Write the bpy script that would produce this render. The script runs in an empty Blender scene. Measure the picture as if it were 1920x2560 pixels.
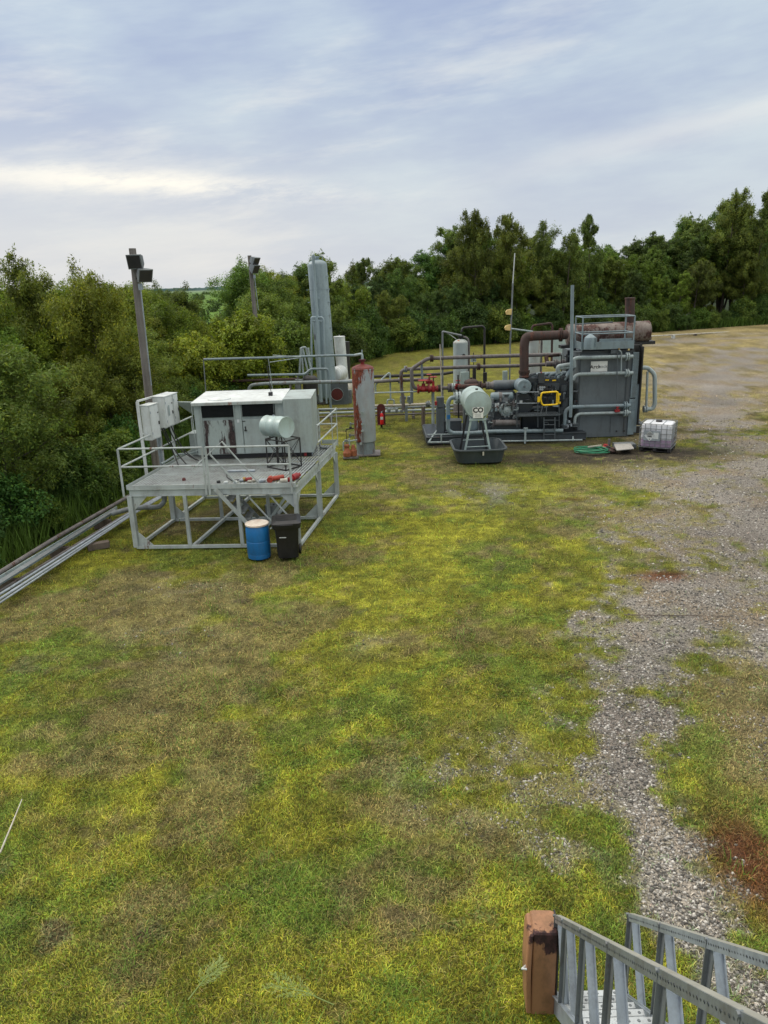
import bpy, math, random
import numpy as np
from mathutils import Vector, Matrix
random.seed(7); rng = np.random.default_rng(11)
R = math.radians
scn = bpy.context.scene
COL = scn.collection

# ------------------------------------------------------------------ camera
CAM_H, PITCH, ROLL, FOC = 6.5, R(17.2), R(1.9), 1850.0
cam_d = bpy.data.cameras.new('camera'); cam = bpy.data.objects.new('camera', cam_d); COL.objects.link(cam)
X = Vector((1, 0, 0)); UP = Vector((0, math.sin(PITCH), math.cos(PITCH))); FW = Vector((0, math.cos(PITCH), -math.sin(PITCH)))
rt = X*math.cos(ROLL) - UP*math.sin(ROLL); up = X*math.sin(ROLL) + UP*math.cos(ROLL)
m = Matrix((rt, up, -FW)).transposed().to_4x4(); m.translation = Vector((0, 0, CAM_H)); cam.matrix_world = m
cam_d.sensor_fit = 'VERTICAL'; cam_d.sensor_height = 24; cam_d.lens = 24*FOC/2560
cam_d.clip_start = .1; cam_d.clip_end = 12000
scn.camera = cam
scn.render.resolution_x, scn.render.resolution_y = 768, 1024

# survey frames: (x0, y0, scale) of the measured detail sheets; at() gives the world point of a measured
# spot that lies in the vertical plane y = Y, gd() the one that lies on the level z
SH = dict(S=(0, 0, 1), A=(280, 920, .3737), B=(1040, 680, .4219), C=(580, 600, .3376), D=(1280, 2240, .3858),
          E=(0, 560, .4581), F=(1080, 900, .2411), G=(1380, 760, .217), H=(680, 800, .1808), I=(0, 960, .2893),
          J=(1080, 460, .5063), K=(1000, 800, .1808), P=(480, 1080, .2291))
def _ray(s, x, y):
    x0, y0, k = SH[s]; u = (x0+x*k-960)/FOC; v = (1280-y0-y*k)/FOC
    return rt*u + up*v + FW
def at(s, x, y, Y):
    d = _ray(s, x, y); return Vector((0, 0, CAM_H)) + d*(Y/d.y)
def gd(s, x, y, z=0.0):
    d = _ray(s, x, y); return Vector((0, 0, CAM_H)) + d*((z-CAM_H)/d.z)

# ------------------------------------------------------------------ materials
class NT:
    def __init__(s, name):
        s.mat = bpy.data.materials.new(name); s.mat.use_nodes = True
        s.t = s.mat.node_tree; s.b = s.t.nodes['Principled BSDF']
    def n(s, typ, **kw):
        nd = s.t.nodes.new(typ)
        for k, v in kw.items():
            if k.startswith('i_'):
                key = k[2:]; nd.inputs[int(key) if key.isdigit() else key.replace('_', ' ')].default_value = v
            else: setattr(nd, k, v)
        return nd
    def l(s, a, b): s.t.links.new(a, b)
    def math(s, op, a, b=None, clamp=False):
        nd = s.n('ShaderNodeMath', operation=op); nd.use_clamp = clamp
        for i, v in enumerate((a, b)):
            if v is None: continue
            if isinstance(v, (int, float)): nd.inputs[i].default_value = v
            else: s.l(v, nd.inputs[i])
        return nd.outputs[0]
    def noise(s, scale, detail=4, rough=.6, sq=(1, 1, 1), off=(0, 0, 0), vec=None):
        if vec is None: vec = s.n('ShaderNodeNewGeometry').outputs['Position']
        mp = s.n('ShaderNodeMapping'); mp.inputs['Scale'].default_value = sq; mp.inputs['Location'].default_value = off
        s.l(vec, mp.inputs[0]); nz = s.n('ShaderNodeTexNoise'); nz.inputs['Scale'].default_value = scale
        nz.inputs['Detail'].default_value = detail; nz.inputs['Roughness'].default_value = rough
        s.l(mp.outputs[0], nz.inputs['Vector']); return nz.outputs['Fac']
    def ramp(s, v, lo, hi):
        nd = s.n('ShaderNodeMapRange', interpolation_type='SMOOTHSTEP'); nd.inputs['From Min'].default_value = lo
        nd.inputs['From Max'].default_value = hi; s.l(v, nd.inputs['Value']); return nd.outputs[0]
    def mix(s, f, a, b, typ='MIX'):
        nd = s.n('ShaderNodeMix', data_type='RGBA', blend_type=typ)
        for i, v in ((0, f), (6, a), (7, b)):
            if isinstance(v, (int, float)): nd.inputs[i].default_value = v
            elif isinstance(v, tuple): nd.inputs[i].default_value = (*v[:3], 1)
            else: s.l(v, nd.inputs[i])
        return nd.outputs[2]
    def bump(s, h, strength=.3, dist=.01):
        nd = s.n('ShaderNodeBump'); nd.inputs['Strength'].default_value = strength; nd.inputs['Distance'].default_value = dist
        s.l(h, nd.inputs['Height']); s.l(nd.outputs[0], s.b.inputs['Normal'])

RUST = (.115, .035, .018)
def paint(name, c, rough=.5, metal=0.0, dirt=.35, dirtc=(.10, .085, .07), rust=0.0, rustc=RUST, sc=3.0, streak=.35, bias=None, bump=.15):
    k = NT(name)
    a = k.noise(sc*1.7, 5, .65, (1, 1, streak)); b = k.noise(sc*9, 4, .7, (1, 1, .6), (3, 1, 7))
    big = k.noise(sc*.35, 3, .6, (1, 1, 1), (9, 4, 2))
    col = k.mix(k.ramp(big, .3, .7), tuple(x*.86 for x in c), tuple(min(1, x*1.1) for x in c))
    d = k.math('MULTIPLY', k.ramp(k.math('ADD', k.math('MULTIPLY', a, .7), k.math('MULTIPLY', b, .3)), .42, .72), dirt*1.6, True)
    col = k.mix(d, col, dirtc)
    rg = k.math('ADD', k.math('MULTIPLY', a, .25), rough-.12)
    if rust > 0:
        r = k.noise(sc*1.1, 6, .72, (1, 1, streak*.8), (5, 8, 1))
        if bias:            # rust heavier towards a side and height: (axis vector, offset, gain)
            pos = k.n('ShaderNodeNewGeometry').outputs['Position']; dp = k.n('ShaderNodeVectorMath', operation='DOT_PRODUCT')
            k.l(pos, dp.inputs[0]); dp.inputs[1].default_value = bias[0]
            r = k.math('ADD', r, k.math('MULTIPLY', k.math('SUBTRACT', dp.outputs['Value'], bias[1]), bias[2]))
        mask = k.ramp(r, .68-rust*.3, .74-rust*.3)
        rc = k.mix(k.ramp(b, .35, .65), tuple(x*.55 for x in rustc), tuple(min(1, x*1.7) for x in rustc))
        col = k.mix(mask, col, rc); rg = k.math('ADD', rg, k.math('MULTIPLY', mask, .3), True)
        if metal:
            k.l(k.math('MULTIPLY', k.math('SUBTRACT', 1.0, mask), metal), k.b.inputs['Metallic'])
    elif metal: k.b.inputs['Metallic'].default_value = metal
    k.l(col, k.b.inputs['Base Color']); k.l(rg, k.b.inputs['Roughness'])
    k.bump(b, bump, .004)
    return k.mat

M = {}
M['deckpaint'] = paint('grey_green_paint', (.42, .47, .47), .55, 0, .28, (.16, .13, .10), .22, sc=4)
M['grate'] = None
M['enclosure'] = paint('enclosure_paint', (.36, .42, .41), .5, 0, .30, (.13, .11, .10), .0, sc=1.6, streak=.12)
M['enclosure_stained'] = paint('stained_enclosure_paint', (.34, .40, .385), .55, 0, .6, (.10, .075, .065), .74, (.040, .026, .026), sc=2.7, streak=.22)
M['louvre'] = paint('black_louvre', (.004, .006, .007), .95, 0, .0, sc=4)
M['black'] = paint('black_paint', (.018, .018, .02), .5, 0, .3, (.06, .05, .04), sc=4)
M['drumgreen'] = paint('pale_drum_paint', (.37, .47, .455), .4, 0, .22, (.2, .16, .12), .10, (.2, .14, .1), sc=3)
M['white'] = paint('white_paint', (.62, .66, .66), .5, 0, .25, (.2, .17, .13), sc=3)
M['whiterust'] = paint('white_cabinet_paint', (.62, .66, .66), .5, 0, .2, (.2, .17, .13), .18, (.16, .03, .02), sc=4)
M['galv'] = paint('galvanised_steel', (.36, .41, .46), .42, .35, .3, (.12, .12, .12), .0, sc=6, streak=.5)
M['galvdark'] = paint('weathered_galvanised', (.21, .235, .25), .5, .3, .45, (.10, .09, .08), .05, sc=5)
M['tower'] = paint('tower_blue_grey_paint', (.29, .37, .41), .45, 0, .45, (.16, .2, .22), .05, (.12, .08, .07), sc=1.2, streak=.12)
M['pipegrey'] = paint('grey_pipe_paint', (.21, .255, .275), .5, 0, .35, (.10, .07, .06), .3, (.10, .045, .03), sc=4)
M['piperust'] = paint('rusted_grey_pipe', (.15, .14, .14), .65, 0, .5, (.06, .04, .035), .36, (.075, .034, .024), sc=3)
M['pipeblue'] = paint('blue_grey_pipe_paint', (.20, .265, .295), .45, 0, .35, (.09, .09, .09), .08, sc=3)
M['pipelight'] = paint('light_grey_pipe_paint', (.33, .40, .41), .45, 0, .35, (.13, .11, .1), .12, sc=4)
M['skid'] = paint('compressor_slate_paint', (.050, .063, .073), .5, 0, .45, (.04, .035, .03), .06, sc=3)
M['skidmid'] = paint('compressor_grey_paint', (.088, .108, .122), .48, 0, .4, (.05, .045, .045), .05, sc=4)
M['cooler'] = paint('cooler_slate_paint', (.118, .142, .156), .5, 0, .40, (.06, .06, .06), .04, sc=1.3, streak=.2)
M['engine'] = paint('engine_dark_blue', (.022, .030, .038), .4, 0, .4, (.02, .018, .018), sc=6)
M['exhaust'] = paint('exhaust_rust_brown', (.06, .035, .03), .75, 0, .5, (.02, .015, .013), .5, (.09, .04, .03), sc=4)
M['muffler'] = paint('scorched_muffler_metal', (.235, .20, .18), .6, .1, .6, (.09, .05, .04), .62, (.075, .04, .034), sc=1.6, streak=.8)
M['brownwood'] = paint('weathered_timber', (.14, .11, .09), .85, 0, .6, (.05, .04, .035), sc=6, streak=.05, bump=.6)
M['pole'] = paint('weathered_pole_timber', (.205, .19, .178), .9, 0, .6, (.07, .055, .045), sc=5, streak=.04, bump=.8)
M['redvalve'] = paint('red_valve_paint', (.30, .015, .018), .45, 0, .35, (.07, .02, .02), sc=8)
M['orangered'] = paint('orange_red_paint', (.42, .05, .025), .45, 0, .4, (.10, .03, .02), sc=8)
M['rustorange'] = paint('rust_orange_casting', (.30, .095, .04), .7, 0, .5, (.08, .03, .02), sc=9)
M['darkred'] = paint('dark_red_board', (.10, .012, .012), .6, 0, .4, (.03, .01, .01), sc=6)
M['red'] = paint('extinguisher_red', (.55, .008, .012), .3, 0, .15, sc=6)
M['yellow'] = paint('safety_yellow', (.85, .56, .01), .4, 0, .10, (.25, .17, .03), sc=6)
M['paleyellow'] = paint('faded_yellow', (.72, .52, .20), .6, 0, .2, sc=6)
M['blue'] = paint('blue_drum_plastic', (.012, .155, .42), .38, 0, .25, (.03, .07, .12), sc=3)
M['blacklid'] = paint('black_bin_plastic', (.010, .010, .012), .42, 0, .25, (.035, .035, .04), sc=4)
M['trough'] = paint('dark_slate_plastic', (.045, .06, .068), .5, 0, .3, (.09, .095, .1), sc=4)
M['greenhose'] = paint('green_hose_rubber', (.015, .20, .10), .45, 0, .2, sc=9)
M['cream'] = paint('cream_vessel_paint', (.50, .48, .41), .5, 0, .4, (.2, .12, .08), .3, (.13, .05, .035), sc=2.5)
M['concrete'] = paint('pale_concrete', (.36, .35, .33), .85, 0, .4, (.16, .14, .12), sc=6, streak=1, bump=.5)
M['lidcream'] = paint('cream_lid_stained', (.66, .60, .52), .5, 0, .35, (.35, .12, .06), .28, (.32, .10, .05), sc=3, streak=1)
M['poly'] = paint('milky_polyethylene', (.70, .72, .76), .35, 0, .15, (.4, .38, .4), sc=3)
M['purple'] = paint('violet_filled_polyethylene', (.36, .27, .38), .35, 0, .3, (.25, .18, .28), sc=4)
M['ink'] = paint('black_ink', (.012, .012, .013), .5, 0, 0, sc=4)
M['greyink'] = paint('grey_ink', (.22, .25, .26), .5, 0, 0, sc=4)
M['brass'] = paint('brass_fitting', (.42, .27, .08), .4, .6, .3, sc=8)
M['lens'] = paint('floodlight_lens', (.10, .11, .12), .15, 0, .1, sc=4)
M['bark'] = paint('willow_bark', (.10, .085, .065), .95, 0, .5, (.035, .03, .025), sc=8, streak=.2, bump=.8)
M['brownbox'] = paint('brown_rusted_paint', (.33, .165, .085), .5, 0, .55, (.14, .08, .04), .60, (.035, .014, .014), sc=2.6, streak=.5, bias=((.6, -1.0, .5), -3.98, .36))
M['rusttank'] = paint('pale_grey_paint_with_rust_runs', (.36, .40, .44), .5, 0, .25, (.25, .12, .08), .68, (.17, .042, .024), sc=1.9, streak=.36, bias=((-.9, 0, .30), 1.45, .12))
M['whitetankrust'] = paint('pale_tank_paint_rust_side', (.40, .47, .47), .5, 0, .25, (.2, .16, .12), .2, (.22, .07, .03), sc=2.2, streak=.3, bias=((.9, 0, .10), 4.0, .25))
M['rusttwo'] = paint('pale_tank_paint_rust_band', (.42, .47, .45), .5, 0, .3, (.2, .12, .08), .35, (.22, .07, .03), sc=2.2, streak=.3)
# deck grating: bearing bars with dark gaps, real slots come from the geometry of the bars
M['bar'] = paint('worn_grating_steel', (.36, .40, .41), .55, .1, .45, (.13, .11, .10), .12, sc=2.2, streak=1)
M['treadsteel'] = paint('bright_tread_steel', (.50, .54, .56), .5, .1, .3, (.25, .24, .22), sc=5)
M['railtop'] = paint('tan_grey_rail_top', (.36, .36, .32), .6, .1, .3, (.2, .19, .16), sc=5)  # tan grey top flange, paler than the web below it
M['signwhite'] = paint('sign_white', (.80, .80, .76), .45, 0, .1, (.4, .38, .3), sc=5)
M['under'] = paint('dark_grating_shadow_plate', (.05, .055, .06), .8, 0, .3, sc=2)

# ------------------------------------------------------------------ mesh helper
class MB:
    def __init__(s): s.v = []; s.f = []
    def add(s, vs, fs):
        o = len(s.v); s.v += [tuple(v) for v in vs]; s.f += [tuple(i+o for i in f) for f in fs]; return s
    def box(s, c, d, rz=0, j=True):
        e = random.uniform(0, .0016) if j else 0
        hx, hy, hz = (x/2-e for x in d); ca, sa = math.cos(rz), math.sin(rz); vs = []
        for z in (-hz, hz):
            for x, y in ((-hx, -hy), (hx, -hy), (hx, hy), (-hx, hy)):
                vs.append((c[0]+x*ca-y*sa, c[1]+x*sa+y*ca, c[2]+z))
        return s.add(vs, [(3, 2, 1, 0), (4, 5, 6, 7), (0, 1, 5, 4), (1, 2, 6, 5), (2, 3, 7, 6), (3, 0, 4, 7)])
    def bar(s, p0, p1, w, h=None, upv=(0, 0, 1)):
        h = h or w; p0 = Vector(p0); p1 = Vector(p1); t = (p1-p0).normalized(); u = Vector(upv)
        if abs(t.dot(u)) > .97: u = Vector((0, 1, 0))
        sd = t.cross(u).normalized(); u = sd.cross(t).normalized(); e = random.uniform(0, .0012)
        vs = [p+sd*a*(w/2-e)+u*b*(h/2-e) for p in (p0, p1) for a, b in ((-1, -1), (1, -1), (1, 1), (-1, 1))]
        return s.add(vs, [(0, 1, 2, 3), (7, 6, 5, 4), (4, 5, 1, 0), (5, 6, 2, 1), (6, 7, 3, 2), (7, 4, 0, 3)])
    def tube(s, pts, r, n=10, bend=0, caps=True):
        pts = [Vector(p) for p in pts]
        if bend and len(pts) > 2:
            q = [pts[0]]
            for i in range(1, len(pts)-1):
                a, b, c = pts[i-1], pts[i], pts[i+1]
                d0 = (a-b); d1 = (c-b); k = min(bend, d0.length*.45, d1.length*.45)
                A = b+d0.normalized()*k; C = b+d1.normalized()*k
                for t in (0, .25, .5, .75, 1): q.append(A*(1-t)**2 + b*2*t*(1-t) + C*t*t)
            q.append(pts[-1]); pts = q
        rs = r if isinstance(r, (list, tuple)) else [r]*len(pts)
        nrm = None; rings = []
        for i, p in enumerate(pts):
            a = pts[max(0, i-1)]; b = pts[min(len(pts)-1, i+1)]; t = (b-a)
            if t.length < 1e-6: t = Vector((0, 0, 1))
            t.normalize()
            if nrm is None:
                nrm = t.cross(Vector((0, 0, 1)));
                if nrm.length < .1: nrm = t.cross(Vector((0, 1, 0)))
            nrm = (nrm - t*nrm.dot(t)).normalized(); bn = t.cross(nrm)
            rings.append([p+(nrm*math.cos(2*math.pi*k/n)+bn*math.sin(2*math.pi*k/n))*rs[i] for k in range(n)])
        vs = [v for rg in rings for v in rg]; fs = []
        for i in range(len(rings)-1):
            for k in range(n):
                k2 = (k+1) % n; fs.append((i*n+k, (i+1)*n+k, (i+1)*n+k2, i*n+k2)[::-1])
        if caps: fs += [tuple(range(n)), tuple((len(rings)-1)*n+k for k in range(n))[::-1]]
        return s.add(vs, [f[::-1] for f in fs])
    def cyl(s, p0, p1, r, r1=None, n=24):
        return s.tube([p0, p1], [r, r if r1 is None else r1], n)
    def lathe(s, prof, c, ax=(0, 0, 1), n=28):
        ax = Vector(ax).normalized(); a = ax.cross(Vector((0, 1, 0)))
        if a.length < .1: a = ax.cross(Vector((1, 0, 0)))
        a.normalize(); b = ax.cross(a); c = Vector(c); vs = []; fs = []
        for r, z in prof:
            vs += [c+ax*z+(a*math.cos(2*math.pi*k/n)+b*math.sin(2*math.pi*k/n))*max(r, 1e-4) for k in range(n)]
        for i in range(len(prof)-1):
            for k in range(n):
                k2 = (k+1) % n; fs.append((i*n+k, i*n+k2, (i+1)*n+k2, (i+1)*n+k))
        fs += [tuple(range(n))[::-1], tuple((len(prof)-1)*n+k for k in range(n))]
        return s.add(vs, fs)
    def vessel(s, p0, p1, r, dome=.3, n=32):
        p0 = Vector(p0); p1 = Vector(p1); L = (p1-p0).length; ax = (p1-p0)/L; pr = []
        for k in range(0, 7): a = k/6*math.pi/2; pr.append((r*math.sin(a), r*dome*(1-math.cos(a))))
        for k in range(6, -1, -1): a = k/6*math.pi/2; pr.append((r*math.sin(a), L-r*dome*(1-math.cos(a))))
        return s.lathe(pr, p0, ax, n)
    def poly(s, pts, th):
        th = Vector(th); n = len(pts); a = [Vector(p) for p in pts]
        return s.add(a+[p+th for p in a], [tuple(range(n))[::-1], tuple(range(n, 2*n))]+[(i, (i+1) % n, n+(i+1) % n, n+i) for i in range(n)])
    def loft(s, secs, caps=(True, True)):      # sections: (cx, cy, w, d, corner r, z [, rz])
        rings = []
        for q in secs:
            cx, cy, w, d, r, z = q[:6]; rz = q[6] if len(q) > 6 else 0; rg = []
            for sx, sy, a0 in ((1, 1, 0), (-1, 1, 90), (-1, -1, 180), (1, -1, 270)):
                for k in range(5):
                    a = R(a0+k*22.5); x = sx*(w/2-r)+r*math.cos(a); y = sy*(d/2-r)+r*math.sin(a)
                    rg.append((cx+x*math.cos(rz)-y*math.sin(rz), cy+x*math.sin(rz)+y*math.cos(rz), z))
            rings.append(rg)
        n = 20; vs = [v for rg in rings for v in rg]; fs = []
        for i in range(len(rings)-1):
            for k in range(n): k2 = (k+1) % n; fs.append((i*n+k, i*n+k2, (i+1)*n+k2, (i+1)*n+k))
        if caps[0]: fs.append(tuple(range(n))[::-1])
        if caps[1]: fs.append(tuple((len(rings)-1)*n+k for k in range(n)))
        return s.add(vs, fs)
    def flange(s, c, ax, r, th=.05, n=18):
        c = Vector(c); ax = Vector(ax).normalized(); g = th*.2
        s.cyl(c-ax*(th/2+g), c-ax*g, r, n=n); s.cyl(c+ax*g, c+ax*(th/2+g), r, n=n)
        a = ax.cross(Vector((0, 0, 1)));
        if a.length < .1: a = ax.cross(Vector((0, 1, 0)))
        a.normalize(); b = ax.cross(a)
        for k in range(8):
            q = c+(a*math.cos(k*math.pi/4)+b*math.sin(k*math.pi/4))*r*.8
            s.tube([q-ax*th*.95, q+ax*th*.95], r*.09, 5)
        return s

def mesh_obj(name, vs, fs, mat, org=Vector((0, 0, 0)), sharp=32):
    me = bpy.data.meshes.new(name)
    me.from_pydata([(v[0]-org.x, v[1]-org.y, v[2]-org.z) for v in vs], [], fs)
    me.materials.append(mat if not isinstance(mat, str) else M[mat])
    me.polygons.foreach_set('use_smooth', [True]*len(me.polygons)); me.set_sharp_from_angle(angle=R(sharp)); me.update()
    o = bpy.data.objects.new(name, me); COL.objects.link(o); return o
ORG = {}
def root(name, label, cat, loc, group=None):
    o = bpy.data.objects.new(name, None); COL.objects.link(o); o.location = loc; o.empty_display_size = .2
    ORG[o.name] = Vector(loc); o['label'] = label; o['category'] = cat
    if group: o['group'] = group
    return o
def part(name, mb, mat, parent, label=None):
    o = mesh_obj(name, mb.v, mb.f, mat, ORG[parent.name]); o.parent = parent; ORG[o.name] = ORG[parent.name]
    if label: o['label'] = label
    return o
def one(name, mb, mat, label, cat, group=None):
    a = np.array(mb.v); org = Vector(((a[:, 0].min()+a[:, 0].max())/2, (a[:, 1].min()+a[:, 1].max())/2, a[:, 2].min()))
    o = mesh_obj(name, mb.v, mb.f, mat, org); o.location = org; o['label'] = label; o['category'] = cat
    if group: o['group'] = group
    return o
def copy_tree(o, parent=None):
    c = o.copy(); COL.objects.link(c); c.parent = parent
    for ch in list(o.children): copy_tree(ch, c)
    return c
def text_mb(txt, size, org, xd, yd, bold=0.0, space=1.0):
    cu = bpy.data.curves.new('lettering', 'FONT'); cu.body = txt; cu.size = size; cu.offset = bold; cu.align_x = 'CENTER'; cu.align_y = 'CENTER'
    cu.space_character = space; cu.resolution_u = 3
    ob = bpy.data.objects.new('lettering', cu); COL.objects.link(ob)
    dg = bpy.context.evaluated_depsgraph_get(); dg.update(); me = bpy.data.meshes.new_from_object(ob.evaluated_get(dg))
    xd = Vector(xd).normalized(); yd = Vector(yd).normalized(); org = Vector(org); mb = MB()
    mb.add([org+xd*v.co.x+yd*v.co.y for v in me.vertices], [tuple(p.vertices) for p in me.polygons])
    bpy.data.objects.remove(ob); bpy.data.curves.remove(cu); bpy.data.meshes.remove(me); return mb
# ================================================================== steel platform
PO = Vector((-6.54, 18.44, 0)); EX = Vector((.998, -.058, 0)); EY = Vector((.158, .987, 0))
def P(u, v, z=0.0): return PO+EX*u+EY*v+Vector((0, 0, z))
W, DP, DZ = 4.33, 4.72, 1.70
plat = root('steel_platform', 'pale grey raised steel platform with grating deck and pipe railings', 'platform', P(W/2, DP/2))
# deck bearing bars (surface pattern of one part) over a dark frame plate with gaps
mb = MB(); nb = 50
for i in range(nb):
    u = .07+(W-.14)*i/(nb-1); mb.bar(P(u, .05, DZ-.012), P(u, DP-.05, DZ-.012), .046, .026)
for i in range(5):
    v = .1+(DP-.2)*i/4; mb.bar(P(.05, v, DZ-.008), P(W-.05, v, DZ-.008), .05, .030)
part('grating_deck', mb, 'bar', plat)
mb = MB()
for i in range(9):
    v = .15+(DP-.3)*i/8; mb.bar(P(.05, v, DZ-.055), P(W-.05, v, DZ-.055), .05, .05)
part('deck_joist', mb, 'galvdark', plat)
for u0, v0, u1, v1 in ((0, 0, W, 0), (W, 0, W, DP), (0, 0, 0, DP), (0, DP, W, DP), (0, DP/2, W, DP/2)):
    mb = MB(); k = Vector((0, 0, 0))
    a, b = P(u0, v0, 1.53), P(u1, v1, 1.53); mb.bar(a, b, .02, .15)
    mb.bar(a+Vector((0, 0, .083)), b+Vector((0, 0, .083)), .07, .014); mb.bar(a-Vector((0, 0, .083)), b-Vector((0, 0, .083)), .07, .014)
    part('channel_beam', mb, 'deckpaint', plat)
for a, b in ((P(-.04, -.05, 1.685), P(W+.03, -.05, 1.685)), (P(-.05, -.03, 1.685), P(-.05, DP, 1.685)), (P(W+.06, 2.3, 1.75), P(W+.06, DP+.15, 1.75)), (P(W-.45, DP+.17, 1.76), P(W+.05, DP+.17, 1.76)), (P(W+.05, 0, 1.67), P(W+.05, 2.28, 1.67))):
    part('toe_board', MB().bar(a, b, .012, .13 if a.z > 1.7 else .11), 'deckpaint', plat)
legs = [(0, 0, .12), (W-.02, .0, .10), (0, DP/2, .13), (W, DP/2, .13), (0, DP, .12), (W, DP-.02, .12)]
for u, v, w in legs:
    mb = MB(); a = P(u, v, .06); b = P(u, v, 1.45)
    mb.bar(a, b, .02, w, upv=EX); mb.bar(a-EY*w*.5, b-EY*w*.5, .014, w, upv=EX); mb.bar(a+EY*w*.5, b+EY*w*.5, .014, w, upv=EX)
    part('leg', mb, 'deckpaint', plat)
for u, v in ((1.43, 0), (2.82, 0), (1.43, DP/2), (2.82, DP/2)):
    part('leg', MB().bar(P(u, v, .06), P(u, v, 1.45), .085, .085, upv=EX), 'deckpaint', plat)
for p, q in (((0, 0), (W, 0)), ((0, DP/2), (W, DP/2)), ((0, DP), (W, DP)), ((0, .06), (0, DP)), ((1.5, .06), (1.5, DP)), ((2.95, .06), (2.95, DP)), ((W, .06), (W, DP))):
    part('base_beam', MB().bar(P(*p, .05), P(*q, .05), .075, .085 if p[0] == q[0] else .075), 'deckpaint', plat)
def gus(u, v, z, su, sz, s=.38, al=EX):
    a = P(u, v, z); return MB().poly([a, a+al*su*s, a+Vector((0, 0, sz*s))], (EY if al == EX else EX)*.012)
for g in ((0.07, 0, .10, 1, 1), (W-.07, 0, 1.44, -1, -1), (.07, 0, 1.44, 1, -1), (.07, DP/2, .10, 1, 1), (W-.07, DP/2, .10, -1, 1), (W-.07, DP, .10, -1, 1)):
    part('gusset', gus(*g), 'deckpaint', plat)
part('gusset', gus(W, .08, 1.44, 1, -1, .33, EY), 'deckpaint', plat); part('gusset', gus(W, DP/2-.08, 1.44, -1, -1, .30, EY), 'deckpaint', plat)
part('gusset', gus(W, DP-.1, 1.44, -1, -1, .33, EY), 'deckpaint', plat)
# railings
ZT, ZM = 2.70, 2.23
def rail(name, pts, r=.024): return part(name, MB().tube(pts, r, 10), 'deckpaint', plat)
for u0, u1 in ((-.12, 2.04), (2.13, 4.24)):
    for z in (ZT, ZM): rail('railing_pipe', [P(u0, -.06, z), P(u1, -.06, z)])
for u in (-.12, 2.04, 2.13, 4.24):
    part('rail_post', MB().bar(P(u, -.075, 1.46), P(u+(.0 if u > 0 else 0), -.075, ZT), .055, .022, upv=EY), 'deckpaint', plat)
for z in (ZT, ZM):
    rail('railing_pipe', [P(-.12, -.03, z), P(-.10, DP-.1, z)]); rail('railing_pipe', [P(W+.07, 2.25, z+.05), P(W+.07, DP+.12, z+.1)])
    rail('railing_pipe', [P(W+.05, DP+.15, z+.1), P(W-.5, DP+.15, z+.1)])
for v in (2.25, 4.1, DP+.1):
    part('rail_post', MB().bar(P(W+.075, v, 1.5 if v < 4 else 1.62), P(W+.075, v, ZT+.05+.02*v), .055, .022, upv=EX), 'deckpaint', plat)
for v in (2.4, DP-.1): part('rail_post', MB().bar(P(-.11, v, 1.6), P(-.11, v, ZT), .05, .022, upv=EX), 'deckpaint', plat)
part('rail_post', MB().bar(P(W-.5, DP+.15, 1.7), P(W-.5, DP+.15, ZT+.1), .05, .022), 'deckpaint', plat)
# stair stringer and handrails coming down through the front edge
Ys = 18.36
sr = [at('P', 0, 412, Ys), at('P', 325, 105, Ys), at('P', 1045, 910, Ys), at('P', 1000, 930, Ys)]
part('stair_handrail', MB().tube(sr, .023, 10), 'deckpaint', plat)
part('stair_handrail', MB().tube([at('P', 195, 245, Ys), at('A', 1087, 1050, Ys), at('A', 1060, 1076, Ys)], .023, 10), 'deckpaint', plat)
part('stair_stringer', MB().bar(at('P', 250, 620, 18.22), at('A', 925, 1062, 18.22), .10, .03, upv=(0, 1, 0)), 'deckpaint', plat)
part('stair_stringer', MB().bar(at('P', 250, 620, 18.22)+Vector((.1, .75, -.02)), at('A', 925, 1062, 18.22)+Vector((.1, .75, 0)), .09, .03, upv=(0, 1, 0)), 'galvdark', plat)
s0 = at('P', 250, 620, 18.22); s1 = at('A', 925, 1062, 18.22)
for i in range(1, 6):
    c = s0.lerp(s1, i/6); part('stair_tread', MB().box((c.x+.05, c.y+.39, c.z), (.2, .7, .03)), 'galvdark', plat)
part('brace', MB().bar(P(2.9, 2.2, .08), P(3.9, 2.28, 1.4), .08, .03, upv=(0, 1, 0)), 'deckpaint', plat)

# ================================================================== generator enclosure
gx0, gx1, gy0, gy1, gz0, gz1 = -5.37, -1.99, 21.22, 23.15, 1.85, 3.40
gs = -2.80                                         # seam between the two halves
gen = root('generator_enclosure', 'large pale green grey generator enclosure with black louvres and brown stains', 'generator', ((gx0+gx1)/2, 22.2, 1.71))
part('base_skid', MB().box(((gx0+gx1)/2, (gy0+gy1)/2, 1.78), (gx1-gx0-.16, gy1-gy0-.16, .14)), 'black', gen)
b1 = MB(); b1.box(((gx0+gs)/2, (gy0+gy1)/2+.02, (gz0+gz1)/2-.02), (gs-gx0, gy1-gy0, gz1-gz0-.04))
body = part('body', b1, 'enclosure', gen)
part('end_section', MB().box(((gx1+gs)/2+.002, (gy0+gy1)/2-.01, (gz0+gz1)/2), (gx1-gs, gy1-gy0+.04, gz1-gz0+.02)), 'enclosure', gen)
rf = MB(); rf.poly([(gx0-.06, gy0-.07, gz1-.055), (gs, gy0-.07, gz1-.055), (gs, gy0-.07, gz1-.005), (gs, gy0+.4, gz1+.045), (gx0+.2, gy0+.4, gz1+.045), (gx0-.06, gy0-.07, gz1-.01)][:0] or [(gx0-.05, gy0-.06, gz1-.05), (gs+.0, gy0-.06, gz1-.05), (gs+.0, gy1+.05, gz1+.0), (gx0-.05, gy1+.05, gz1+.0)], (0, 0, .045))
part('roof', rf, 'white', gen)
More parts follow.
